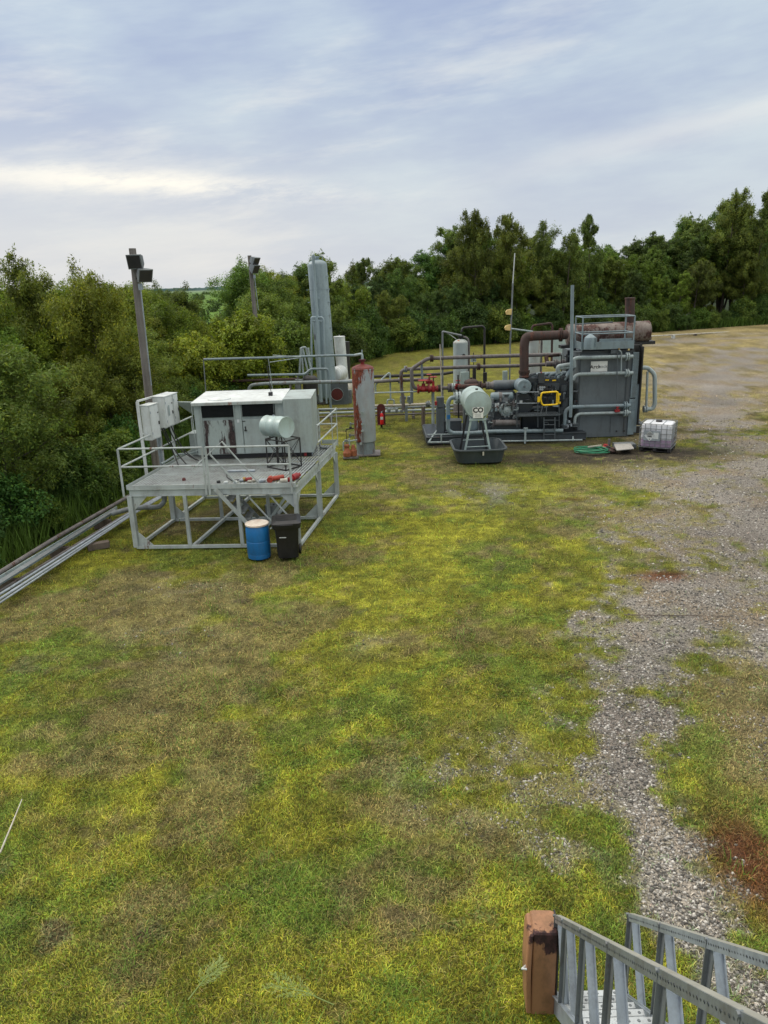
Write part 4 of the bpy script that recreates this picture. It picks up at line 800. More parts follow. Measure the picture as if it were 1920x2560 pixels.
# ================================================================== cooler
bx0, bx1, by0, by1 = 8.26, 10.44, 30.72, 33.9
cl = root('gas_cooler', 'tall slate grey box cooler with header pipes and a white company sign', 'cooler', ((bx0+bx1)/2, 32.3, 0))
body = part('body', MB().box(((bx0+bx1)/2, (by0+by1)/2, 1.78), (bx1-bx0, by1-by0, 3.36)), 'cooler', cl)
for z in (1.33, .92): part('panel_seam', MB().box(((bx0+bx1)/2-.1, by0-.006, z), (bx1-bx0-.3, .012, .02)), 'cooler', cl)
part('lower_panel', MB().box((8.95, by0-.012, .52), (1.25, .02, .78)), 'cooler', cl); part('lower_panel', MB().box((10.0, by0-.012, .52), (.72, .02, .78)), 'cooler', cl)
part('skirt', MB().box(((bx0+bx1)/2-.02, by0-.02, .09), (bx1-bx0+.02, .02, .18)), 'cooler', cl)
part('top_frame', MB().box(((bx0+bx1)/2, by0+.05, 3.50), (bx1-bx0+.05, .14, .08)).box(((bx0+bx1)/2, by0+.4, 3.58), (bx1-bx0-.3, .1, .12)), 'skid', cl)
part('corner_angle', MB().box((bx0-.02, by0-.015, 1.78), (.05, .03, 3.36)).box((bx1-.25, by0-.015, 1.78), (.04, .03, 3.36)), 'skid', cl)
for x in (9.9, 10.22): part('drain_hole', MB().lathe([(.04, 0), (.04, -.004)], (x, by0-.034, .22), (0, 1, 0), 12), 'black', cl)
# mesh guard on the right corner
gp = part('guard_frame', MB().box((bx1+.06, by0-.06, 2.55), (.24, .05, 1.85)).box((bx1+.03, by0-.07, .82), (.26, .05, 1.5)), 'pipeblue', cl)
hl = MB()
for i in range(34):
    for j in range(5): hl.box((bx1-.02+.04*j+(.02 if i % 2 else 0), by0-.0875, 1.68+.053*i), (.022, .004, .030))
for i in range(9):
    for j in range(4): hl.box((bx1-.02+.045*j+(.02 if i % 2 else 0), by0-.0975, 1.08+.045*i), (.022, .004, .026))
part('guard_holes', hl, 'skid', gp)
part('side_panel', MB().box((bx1+.22, by0+.4, 1.15), (.12, .9, 2.0)), 'pipeblue', cl); part('side_louvre', MB().box((bx1+.30, by0+.6, 2.1), (.05, 1.6, 3.2)), 'black', cl)
part('rear_frame', MB().box((bx1+.28, by0+.1, 2.1), (.06, .10, 3.4)).box((bx1+.1, by0+.2, 3.72), (.5, .2, .06)), 'black', cl)
def hd(pts, r, mt='pipelight', fx=None, Y=30.5):
    q = part('header_pipe', MB().tube([at('B', x, y, Y) for x, y in pts], r, 14, bend=.2), mt, cl)
    if fx: part('flange', MB().flange(at('B', fx[0], fx[1], Y), XA, .17, .09), mt, q)
hd([(940, 560), (935, 515), (960, 508), (1285, 500)], .074, fx=(1252, 501)); hd([(930, 640), (945, 612), (975, 605), (1285, 597)], .070, fx=(1249, 598))
hd([(880, 925), (885, 825), (915, 800), (1270, 790)], .078, 'pipeblue', (1241, 791)); hd([(938, 915), (943, 858), (965, 840), (1270, 832)], .062, 'pipelight', (1241, 833))
part('flange', MB().flange(at('B', 882, 915, 30.5), ZA, .17, .1), 'skidmid', cl); part('flange', MB().flange(at('B', 938, 905, 30.5), ZA, .15, .09), 'skidmid', cl)
vv = part('red_valve', MB().box(at('B', 1192, 822, 30.4), (.2, .12, .10)).cyl(at('B', 1192, 822, 30.4), at('B', 1194, 800, 30.4), .04).box(at('B', 1194, 800, 30.4), (.12, .1, .03)), 'redvalve', cl)
part('gauge_line', MB().tube([at('B', 1195, 470, 30.4), at('B', 1188, 760, 30.4)], .018, 8), 'skidmid', cl); part('gauge_line', MB().tube([at('B', 1203, 462, 30.4), at('B', 1218, 475, 30.4), at('B', 1216, 590, 30.4)], .025, 8, bend=.05), 'pipelight', cl)
part('relief_valve', MB().box(at('B', 1180, 470, 30.6), (.4, .2, .16)).cyl(at('B', 1202, 475, 30.5), at('B', 1202, 455, 30.5), .04), 'skidmid', cl); part('brass_stem', MB().cyl(at('B', 1202, 460, 30.45), at('B', 1203, 452, 30.45), .04), 'brass', cl)
# sign with lettering
s0, s1 = at('B', 1034, 592, by0-.035), at('B', 1136, 527, by0-.035)
sc_ = (s0+s1)/2; sg = part('sign', MB().box(sc_, (s1.x-s0.x, .012, s1.z-s0.z)), 'signwhite', cl, 'white company sign')
part('lettering', text_mb('Arch', .20, (sc_.x-.155, sc_.y-.010, sc_.z-.015), (1, 0, .02), (0, 0, 1), .005, 1.1), 'ink', sg)
part('lettering', text_mb('rock', .185, (sc_.x+.165, sc_.y-.010, sc_.z-.010), (1, 0, .02), (0, 0, 1), .0015, 1.05), 'greyink', sg)
# right loop
lp = [(1340, 567), (1372, 567), (1415, 605), (1415, 785), (1400, 812), (1352, 812)]
part('loop_pipe', MB().tube([at('B', x, y, 31.4) for x, y in lp], .09, 14, bend=.18), 'pipelight', cl); part('loop_pipe', MB().tube([at('B', 1372, 590, 31.4), at('B', 1364, 805, 31.4)], .05, 10), 'pipelight', cl)
part('flange', MB().flange(at('B', 1358, 812, 31.4), XA, .15, .1), 'pipelight', cl)
part('rear_skid_beam', MB().box((bx1+.2, 32.2, .45), (.9, 2.4, .12)).box((bx1+.2, 31.0, .2), (.8, .12, .3)), 'black', cl)
for z in (.62, .48, .34): part('ladder_rung', MB().tube([(bx1+.25, 31.0, z), (bx1+.55, 31.0, z)], .02, 8), 'galv', cl)
part('base', MB().box(((bx0+bx1)/2, (by0+by1)/2+.1, .05), (bx1-bx0-.2, by1-by0-.2, .1)), 'black', cl)

# ================================================================== top gallery, silencer
tg = root('top_gallery', 'grey railed gallery frame on top of the cooler', 'gallery', (9.3, 31.2, 3.6))
ga, gb_ = at('B', 985, 268, 30.5), at('B', 1288, 258, 30.5)
y0, y1 = 30.5, 31.6
zt, zb = 4.92, 3.62
X0, X1 = 8.22, 10.30
for z in (zt, 4.27):
    for a, b in (((X0, y0), (X1, y0)), ((X0, y1), (X1, y1)), ((X0, y0), (X0, y1)), ((X1, y0), (X1, y1))): part('rail', MB().tube([(*a, z), (*b, z)], .026, 8), 'pipeblue', tg)
for a in ((X0, y0), (X1, y0), (X0, y1), (X1, y1)): part('post', MB().bar((*a, zb), (*a, zt), .055, .045), 'pipeblue', tg)
part('toe_panel', MB().box(((X0+X1)/2, y0-.02, 3.80), (X1-X0+.06, .03, .30)).box(((X0+X1)/2+.35, y0+.1, 3.98), (1.3, .05, .14)), 'pipeblue', tg)
part('gallery_floor', MB().box(((X0+X1)/2, (y0+y1)/2, 3.66), (X1-X0, y1-y0-.06, .05)), 'skidmid', tg); part('side_panel', MB().box((X1, (y0+y1)/2, 3.80), (.03, y1-y0, .28)).box((X0, (y0+y1)/2, 3.80), (.03, y1-y0, .28)), 'pipeblue', tg)
c = at('B', 1030, 450, 30.22); one('header_tank', MB().lathe([(.20, 0), (.24, .02), (.25, .38), (.22, .48), (.12, .56), (.05, .60)], Vector((c.x, 30.22, 3.68)), n=26).tube([(c.x+.17, 30.0, 3.8), (c.x+.17, 30.0, 4.15)], .03), 'pipeblue', 'small domed blue grey tank in the corner of the top gallery', 'tank')
c = at('B', 940, 362, 32.3); sl = root('exhaust_silencer', 'long scorched rusty cylindrical silencer above the cooler', 'silencer', (9.7, 32.6, 3.6))
m0, m1 = at('B', 888, 372, 32.6), at('B', 1386, 350, 32.6)
part('shell', MB().vessel(m0, m1, .44, .22, 36), 'muffler', sl)
for t in (.02, .21, .36, .58, .76, .86, .97): part('band', MB().cyl(m0.lerp(m1, t), m0.lerp(m1, t+.008), .445, n=36), 'muffler' if t != .21 else 'exhaust', sl)
part('support_beam', MB().bar(at('B', 852, 442, 32.6), at('B', 1406, 415, 32.6), .5, .13), 'black', sl)
for t in (.2, .8): q = m0.lerp(m1, t); part('saddle', MB().box((q.x, q.y, q.z-.42), (.12, .6, .2)), 'black', sl)
for x in (8.45, 10.2): part('support_leg', MB().box((x, 32.6, 3.5), (.12, .3, .28)), 'black', sl)
st0, st1 = at('B', 1266, 345, 32.6), at('B', 1268, 153, 32.6)
part('stack', MB().tube([st0, st1], .20, 20), 'exhaust', sl); part('stack_rim', MB().cyl(st1-Vector((0, 0, .05)), st1+Vector((0, 0, .01)), .215), 'exhaust', sl)
part('rod', MB().tube([at('B', 940, 310, 32.0), at('B', 1165, 298, 32.0)], .03, 8), 'skidmid', sl)

# ================================================================== CO tank in trough
tc = Vector((3.66, 27.55, 0))
trg = root('stock_trough', 'dark grey plastic trough under the round pale tank', 'trough', tc)
def tr_(w, d, r, z): return (tc.x-.03, tc.y, w, d, r, z)
part('shell', MB().loft([tr_(1.55, 1.75, .25, .0), tr_(1.66, 1.86, .28, .04), tr_(1.86, 2.08, .34, .50), tr_(2.02, 2.22, .38, .505), tr_(2.02, 2.22, .38, .55), tr_(1.88, 2.08, .34, .555), tr_(1.82, 2.02, .32, .48), tr_(1.62, 1.82, .28, .07), tr_(1.5, 1.7, .25, .06)], (True, True)), 'trough', trg)
part('drain_plug', MB().box((tc.x+.04, tc.y-1.08, .42), (.06, .08, .14)), 'cream', trg)
part('inner_step', MB().loft([tr_(1.90, 2.10, .34, .553), tr_(1.90, 2.10, .34, .563), tr_(1.86, 2.06, .33, .563), tr_(1.86, 2.06, .33, .553)], (False, False)), 'skidmid', trg)
f0 = at('F', 478, 463, 27.0); ct = root('round_tank', 'round pale green tank on four legs, front marked CO', 'tank', (f0.x, 27.7, .08))
f1 = Vector((f0.x, f0.y+1.45, f0.z)); rr = .485
part('shell', MB().lathe([(rr-.03, 0), (rr, 0), (rr+.012, .01), (rr+.012, .03), (rr, .04), (rr, .72), (rr+.006, .73), (rr, .74), (rr, 1.41), (rr+.012, 1.44), (rr-.03, 1.45)], f0, (0, 1, 0), 44), 'drumgreen', ct)
part('front_disc', MB().lathe([(rr-.03, .012), (rr-.04, .0), (rr-.05, -.004), (0, -.010)], f0, (0, 1, 0), 44), 'drumgreen', ct)
part('filler_cap', MB().cyl((f0.x, f0.y+.42, f0.z+rr-.02), (f0.x, f0.y+.42, f0.z+rr+.05), .05, n=14), 'black', ct)
for yy in (f0.y+.08, f1.y-.12):
    for s in (-1, 1):
        part('leg', MB().bar((f0.x+s*.24, yy, f0.z-.52), (f0.x+s*.53, yy, .08), .075, .02, upv=(0, 1, 0)).bar((f0.x+s*.255, yy+.035, f0.z-.52), (f0.x+s*.545, yy+.035, .08), .02, .07, upv=(0, 1, 0)), 'drumgreen' if yy < 28 else 'black', ct)
        part('saddle_strap', MB().poly([(f0.x+s*.46, yy-.03, f0.z-.17), (f0.x+s*.24, yy-.03, f0.z-.60), (f0.x+s*.18, yy-.03, f0.z-.60), (f0.x+s*.30, yy-.03, f0.z-.42)][::s], (0, .06, 0)), 'drumgreen', ct)
    part('saddle', MB().box((f0.x, yy-.005, f0.z-.56), (.62, .09, .07)), 'drumgreen', ct)
    part('cross_brace', MB().bar((f0.x-.42, yy, .55), (f0.x+.42, yy, .56), .045, .02), 'drumgreen', ct)
lab = part('label', MB().box((f0.x, f0.y-.022, f0.z-.20), (.42, .006, .22)).box((f0.x, f0.y-.022, f0.z-.40), (.38, .006, .18)), 'signwhite', ct)
part('lettering', text_mb('CO', .25, (f0.x+.0, f0.y-.028, f0.z-.205), (1, 0, 0), (0, 0, 1), .010, 1.0), 'ink', lab)
tx_ = MB()
for k in range(5): tx_.box((f0.x, f0.y-.028, f0.z-.345-.028*k), (.24-.03*(k % 3), .003, .008))
part('fine_print', tx_, 'greyink', lab)
cnr = MB()
for a in (-1, 1):
    for b in (-1, 1): cnr.box((f0.x+a*.185, f0.y-.028, f0.z-.20+b*.10), (.03, .003, .010)); cnr.box((f0.x+a*.07, f0.y-.028, f0.z-.20+b*.102), (.03, .003, .007))
part('corner_marks', cnr, 'ink', lab)

# ================================================================== hose, slab, small debris, tote
hc = gd('G', 455, 1705); random.seed(3); mb = MB(); pts = []
for i in range(200):
    a = i*.205; rx = .50+.10*math.sin(i*.07)+random.uniform(-.015, .015); pts.append(hc+Vector((math.cos(a)*rx*1.12+.05*math.sin(i*.03), math.sin(a)*rx*.85+.05*math.cos(i*.05), .03+.0009*i*.6+.02*math.sin(a*1.7+i*.01))))
pts += [hc+Vector((.75, -.1, .05)), hc+Vector((.95, .05, .03))]
one('garden_hose', MB().tube(pts, .020, 7), 'greenhose', 'coiled green hose lying on dark soil in front of the cooler', 'hose')
one('wood_stick', MB().bar(hc+Vector((-.1, .15, .17)), hc+Vector((.45, .28, .19)), .05), 'cream', 'short pale stick lying on the green hose coil', 'stick')
c = gd('G', 825, 1650); sb = root('utility_box', 'flat pale concrete lidded box beside the hose', 'box', c)
part('lid', MB().poly([gd('G', 715, 1640-18, .16), gd('G', 905, 1612, .16), gd('G', 945, 1672, .16), gd('G', 745, 1692, .16)], (0, 0, .025)), 'concrete', sb); part('case', MB().box((c.x+.02, c.y+.0, .08), (.8, .5, .155)), 'galvdark', sb)
random.seed(9)
for i, (x, y, lb, mt) in enumerate(((640, 1690, 'dark greasy machine part left of the pale box', 'black'), (690, 1710, 'dark lump of debris against the pale box', 'exhaust'), (610, 1670, 'reddish hose end beside the green coil', 'redvalve'))):
    p = gd('G', x, y); one('scrap_part', MB().lathe([(.10, 0), (.14, .05), (.09, .13), (.11, .16), (.04, .2)], p, (.2, .1, 1), 9).tube([p+Vector((-.15, 0, .05)), p+Vector((0, -.05, .12)), p+Vector((.16, .05, .04))], .03, 7), mt, lb, 'scrap')
one('stub_pipe', MB().tube([gd('G', 655, 1640), gd('G', 655, 1640)+Vector((0, 0, .3))], .05), 'piperust', 'short rusty stub pipe behind the pale box', 'pipe')
ib = gd('G', 1320, 1718)+Vector((.15, 0, 0)); dl = Vector((-.86, .51, 0)); dr_ = Vector((.51, .86, 0)); WL, WR = 1.18, 1.02
tote = root('ibc_tote', 'caged white bulk container a third full of violet liquid', 'container', ib+dl*WL/2+dr_*WR/2)
cc = ib+dl*WL/2+dr_*WR/2; rz = math.atan2(-dl.y, -dl.x)
def tl_(w, d, r, z): return (cc.x, cc.y, w, d, r, z, rz)
part('bottle', MB().loft([tl_(WL-.10, WR-.10, .09, .45), tl_(WL-.08, WR-.08, .09, .47), tl_(WL-.08, WR-.08, .09, 1.0), tl_(WL-.14, WR-.14, .10, 1.05), tl_(WL-.3, WR-.3, .12, 1.075)]), 'poly', tote)
part('filled_base', MB().loft([tl_(WL-.16, WR-.16, .08, .15), tl_(WL-.08, WR-.08, .09, .19), tl_(WL-.08, WR-.08, .09, .449)]), 'purple', tote)
part('cap', MB().lathe([(.11, 1.07), (.12, 1.08), (.115, 1.13), (.04, 1.14)], cc, n=24), 'black', tote)
pal = MB()
for a, b in ((0, 0), (1, 0), (0, 1), (1, 1), (.5, 0), (.5, 1), (0, .5), (1, .5)):
    p = ib+dl*(WL-.14)*a+dl*.07+dr_*((WR-.14)*b+.07); pal.box((p.x, p.y, .07), (.13, .13, .11), rz)
pal.loft([tl_(WL, WR, .02, .125), tl_(WL, WR, .02, .15)]); pal.loft([tl_(WL-.02, WR-.02, .02, .005), tl_(WL-.02, WR-.02, .02, .02)])
part('pallet', pal, 'black', tote)
cg = MB(); zs = (.16, .33, .52, .70, .88, 1.06)
cor = [ib, ib+dl*WL, ib+dl*WL+dr_*WR, ib+dr_*WR]
for i in range(4):
    a, b = cor[i], cor[(i+1) % 4]
    for z in zs: cg.tube([a+Vector((0, 0, z)), b+Vector((0, 0, z))], .011, 6)
    n = 6 if i % 2 == 0 else 5
    for j in range(n): q = a.lerp(b, j/n); cg.tube([q+Vector((0, 0, .13)), q+Vector((0, 0, 1.06))], .011, 6)
cg.tube([cor[0].lerp(cor[1], .3)+Vector((0, 0, 1.08)), cor[3].lerp(cor[2], .3)+Vector((0, 0, 1.08))], .012, 6); cg.tube([cor[0].lerp(cor[1], .7)+Vector((0, 0, 1.08)), cor[3].lerp(cor[2], .7)+Vector((0, 0, 1.08))], .012, 6)
part('cage', cg, 'galvdark', tote)
def face(u, z, off=.018): return ib+dl*u+Vector((0, 0, z))-dr_*off
pl = part('label_plate', MB().poly([face(.42, .42), face(1.02, .42), face(1.02, .80), face(.42, .80)], dr_*.004), 'galv', tote)
part('hazard_diamond', MB().poly([face(.80, .40, .024), face(1.0, .60, .024), face(.80, .80, .024), face(.60, .60, .024)], dr_*.003), 'white', pl)
part('white_label', MB().poly([face(.48, .50, .024), face(.66, .50, .024), face(.66, .74, .024), face(.48, .74, .024)], dr_*.003), 'white', pl)
hz = MB()
for k in range(7): u = .69+.036*k; h = .13-abs(k-3)*.028; hz.poly([face(u-.008, .62+.02, .03), face(u+.008, .64, .03), face(u+.008, .64+h, .03), face(u-.008, .64+h, .03)], dr_*.002)
part('hazard_stripes', hz, 'ink', pl)
part('lettering', text_mb('3082', .085, face(.80, .585, .031), -dl, (0, 0, 1), .003), 'ink', pl); part('lettering', text_mb('9', .06, face(.80, .47, .031), -dl, (0, 0, 1), .003), 'ink', pl)

# ================================================================== far pipe rail at the right
a, b = at('B', 1345, 383, 76), at('B', 1659, 366, 82); dr2 = (b-a); pr_ = root('ground_pipeline', 'long pale pipeline on low posts crossing the far field', 'pipeline', (a+b)/2-Vector((0, 0, (a+b).z/2)))
a0 = a-dr2*.5; b0 = b+dr2*1.6; part('pipe_run', MB().tube([a0, b0], .075, 10), 'cream', pr_)
for t in (.05, .2, .34, .48, .62, .76, .9): q = a0.lerp(b0, t); part('support', MB().bar((q.x, q.y, -.05), (q.x, q.y, q.z), .22, .5), 'brownwood' if t != .34 else 'white', pr_)

# ================================================================== staircase and rusted cabinet in the foreground
dn = Vector((.054, .74, -.67)).normalized(); sl_ = -dn
n0, n1 = Vector((1.42, 5.19, 1.10)), Vector((2.07, 5.18, 1.10))
stc = root('steel_staircase', 'galvanised staircase with perforated treads and lattice handrails at lower right', 'staircase', (1.8, 4.6, 0))
LEN = 5.2; drop = .92; side = (n1-n0).normalized()
for n_, nm in ((n0, -1), (n1, 1)):
    top0, top1 = n_, n_+sl_*LEN; nn = Vector((0, 0, 1))
    hr = MB(); hr.bar(top0, top1, .050, .012)
    hs_ = MB().bar(top0-Vector((0, 0, .034))+side*(-.022), top1-Vector((0, 0, .034))+side*(-.022), .008, .065)
    h_ = part('handrail', hr, 'railtop', stc); part('handrail_web', hs_, 'galvdark' if nm < 0 else 'galv', h_)
    ho = MB()
    for i in range(110):
        q = top0+sl_*(.05+i*.045)-Vector((0, 0, .034))+side*(-.0275); ho.box(q, (.003, .012, .012))
    part('rail_holes', ho, 'skid', h_)
    for i, t in enumerate((0.0, .48, 1.35, 2.3, 3.45, 4.5) if nm < 0 else (0.0, 1.05, 2.15, 3.4, 4.5)):
        A = n_+sl_*t-Vector((0, 0, .03)); Bm = A-Vector((0, 0, drop))
        part('rail_post', MB().bar(A+side*.006, Bm+side*.006, .008, .06, upv=(0, 1, 0)).bar(A+Vector((0, .024, 0)), Bm+Vector((0, .024, 0)), .055, .007, upv=(0, 1, 0)), 'galvdark', stc)
        C_ = n_+sl_*(t+.50)-Vector((0, 0, drop+.02)); part('lattice_strut', MB().bar(A+side*.030, C_+side*.030, .064, .008, upv=(0, 1, .3)).bar(A+side*.058, C_+side*.058, .008, .045, upv=(0, 1, .3)), 'galv', stc)
        part('bolt', MB().cyl(A+side*(-.035)+Vector((0, .03, 0)), A+side*(-.01)+Vector((0, .03, 0)), .012, n=8), 'galvdark', stc)
        part('foot_bracket', MB().poly([Bm+side*.03+Vector((0, -.07, -.04)), Bm+side*.03+Vector((0, .05, -.04)), Bm+side*.03+Vector((0, .05, .09))], side*.006), 'galv', stc)
    b0_ = n_-Vector((0, 0, drop+.10)); part('stringer', MB().bar(b0_-sl_*.12, b0_+sl_*LEN, .006, .17).bar(b0_-sl_*.12+Vector((0, .03, .075)), b0_+sl_*LEN+Vector((0, .03, .075)), .05, .008), 'galv', stc)
base = n0-Vector((0, 0, drop+.06)); going = .235; rise = going*(.67/.742)
mid = (n0+n1)/2; wdt = (n1-n0).length-.05
for k in range(13):
    c = Vector((mid.x-.054/.74*going*k, mid.y-.02-going*k, n0.z-drop-.10+rise*k))
    if c.z < .05: c.z = .05
    tb = MB()
    for j in range(4): tb.box((c.x, c.y-going/2+.03+j*.062, c.z+.002*(j % 2)), (wdt, .058, .02))
    tb.box((c.x, c.y+going/2-.012, c.z-.03), (wdt, .006, .06))
    td = part('tread', tb, 'treadsteel', stc)
    dm = MB()
    for j in range(4):
        for i in range(7): dm.lathe([(.014, 0), (.010, .005), (.005, .002)], (c.x-wdt/2+.06+i*(wdt-.12)/6+(.02 if j % 2 else -.02), c.y-going/2+.03+j*.062, c.z+.0115), n=8)
    part('dimples', dm, 'galvdark', td)
bc = Vector((1.30, 5.28, 0)); bz = R(-4)
rb_ = root('rusted_cabinet', 'brown rusted steel cabinet with rounded door beside the stair foot', 'cabinet', bc)
part('case', MB().loft([(bc.x+.02, bc.y, .22, .27, .02, .0, bz), (bc.x+.02, bc.y, .22, .27, .02, .93, bz), (bc.x+.02, bc.y, .20, .25, .03, .945, bz)]), 'brownbox', rb_)
dd = part('door', MB().loft([(bc.x-.11, bc.y-.005, .045, .28, .02, .03, bz), (bc.x-.125, bc.y-.005, .05, .285, .02, .5, bz), (bc.x-.115, bc.y-.005, .045, .28, .02, .89, bz), (bc.x-.105, bc.y-.005, .035, .26, .015, .92, bz)]), 'brownbox', rb_)
part('latch', MB().tube([(bc.x-.15, bc.y-.10, .55), (bc.x-.19, bc.y-.13, .55), (bc.x-.15, bc.y-.145, .56)], .010, 8), 'white', dd)
part('back_plate', MB().box((bc.x+.137, bc.y+.0, .47), (.014, .29, .92), bz), 'black', rb_)
# ================================================================== ground
def vnoise(x, y, seed=0):
    xi = np.floor(x).astype(np.int64); yi = np.floor(y).astype(np.int64); fx = x-xi; fy = y-yi
    fx = fx*fx*(3-2*fx); fy = fy*fy*(3-2*fy)
    def h(a, b):
        n = (a*374761393 + b*668265263 + seed*1274126177) & 0xffffffff
        n = ((n ^ (n >> 13))*1274126177) & 0xffffffff; n = n ^ (n >> 16); return (n & 0xffff)/65535.0
    return (h(xi, yi)*(1-fx)+h(xi+1, yi)*fx)*(1-fy)+(h(xi, yi+1)*(1-fx)+h(xi+1, yi+1)*fx)*fy
def fbm(x, y, s, o=4, seed=0):
    r = np.zeros_like(x, dtype=float); a = .5; t = 0
    for k in range(o): r += a*vnoise(x*s+k*17.3, y*s-k*9.1, seed+k); t += a; a *= .55; s *= 2.05
    return r/t
def sm(v, a, b): t = np.clip((v-a)/(b-a), 0, 1); return t*t*(3-2*t)
PATH = [(3.3, 4.5, .28), (3.15, 6.3, .40), (3.2, 7.2, .33), (3.2, 8, .34), (3.25, 8.9, .42), (3.3, 9.8, .54), (4.0, 11, .85), (5.6, 12.7, 1.6), (7.1, 14.8, 2.0), (9.3, 17, 2.4), (10.8, 20.5, 2.4), (12.3, 24, 2.9), (13.6, 28, 2.0), (15.2, 33, 2.0), (18.5, 41, 3.0), (23.5, 52, 3.5), (31, 62, 4), (44, 70, 5)]
def pathmask(x, y):
    best = np.full(x.shape, -9.0)
    for (ax, ay, aw), (bx, by, bw) in zip(PATH[:-1], PATH[1:]):
        dx, dy = bx-ax, by-ay; t = np.clip(((x-ax)*dx+(y-ay)*dy)/(dx*dx+dy*dy), 0, 1)
        d = np.hypot(x-ax-t*dx, y-ay-t*dy); w = aw+(bw-aw)*t; best = np.maximum(best, 1-d/w)
    return best
def blob(x, y, cx, cy, rx, ry): return np.exp(-(((x-cx)/rx)**2+((y-cy)/ry)**2))
def masks(x, y):
    n1 = fbm(x, y, .55, 4, 1); n2 = fbm(x, y, 1.7, 4, 5); n3 = fbm(x, y, .16, 3, 9); nf = fbm(x, y, 5.5, 3, 12)
    p = pathmask(x, y)
    side = sm(x-(.17*y+2.6), 0, 2.5)*sm(y, 7, 10)*sm(34-y, 0, 8)         # thin worn strip right of the path
    far = sm(x-(.32*y+2), -3, 3)*sm(y, 30, 36)*sm(95-y, 0, 25)
    g = sm(p+(n1-.5)*2.2+(n2-.5)*2.2+(nf-.5)*1.8, -.30, .90)
    g = np.maximum(g, side*sm(n1*.4+n2*.35+nf*.25, .36, .60)*.9)
    g = np.maximum(g, far*sm(fbm(x, y*1.9, .26, 5, 40), .50, .62)*.9)
    for cx, cy, r, a in ((1.35, 8.7, 1.0, .75), (2.2, 8.2, .6, .5), (1.9, 7.2, .5, .6), (.6, 8.4, .7, .35), (-4.7, 16.3, 1.2, .35), (-4.2, 13.2, 1.1, .3), (3.2, 22.8, 1.4, .7), (7, 20.6, 1.8, .7), (-.3, 12.6, .5, .3)):
        g = np.maximum(g, blob(x, y, cx, cy, r, r)*a*sm(n2*.6+nf*.4, .40, .62))
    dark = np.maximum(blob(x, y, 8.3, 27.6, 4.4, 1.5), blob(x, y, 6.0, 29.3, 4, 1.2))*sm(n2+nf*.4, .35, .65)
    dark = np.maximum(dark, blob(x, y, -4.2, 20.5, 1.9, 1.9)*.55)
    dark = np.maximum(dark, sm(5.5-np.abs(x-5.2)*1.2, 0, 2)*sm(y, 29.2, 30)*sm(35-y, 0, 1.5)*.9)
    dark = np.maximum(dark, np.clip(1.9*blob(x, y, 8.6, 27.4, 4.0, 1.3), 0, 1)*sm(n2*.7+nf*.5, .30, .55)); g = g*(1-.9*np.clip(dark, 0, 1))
    return n1, n2, n3, nf, g, dark
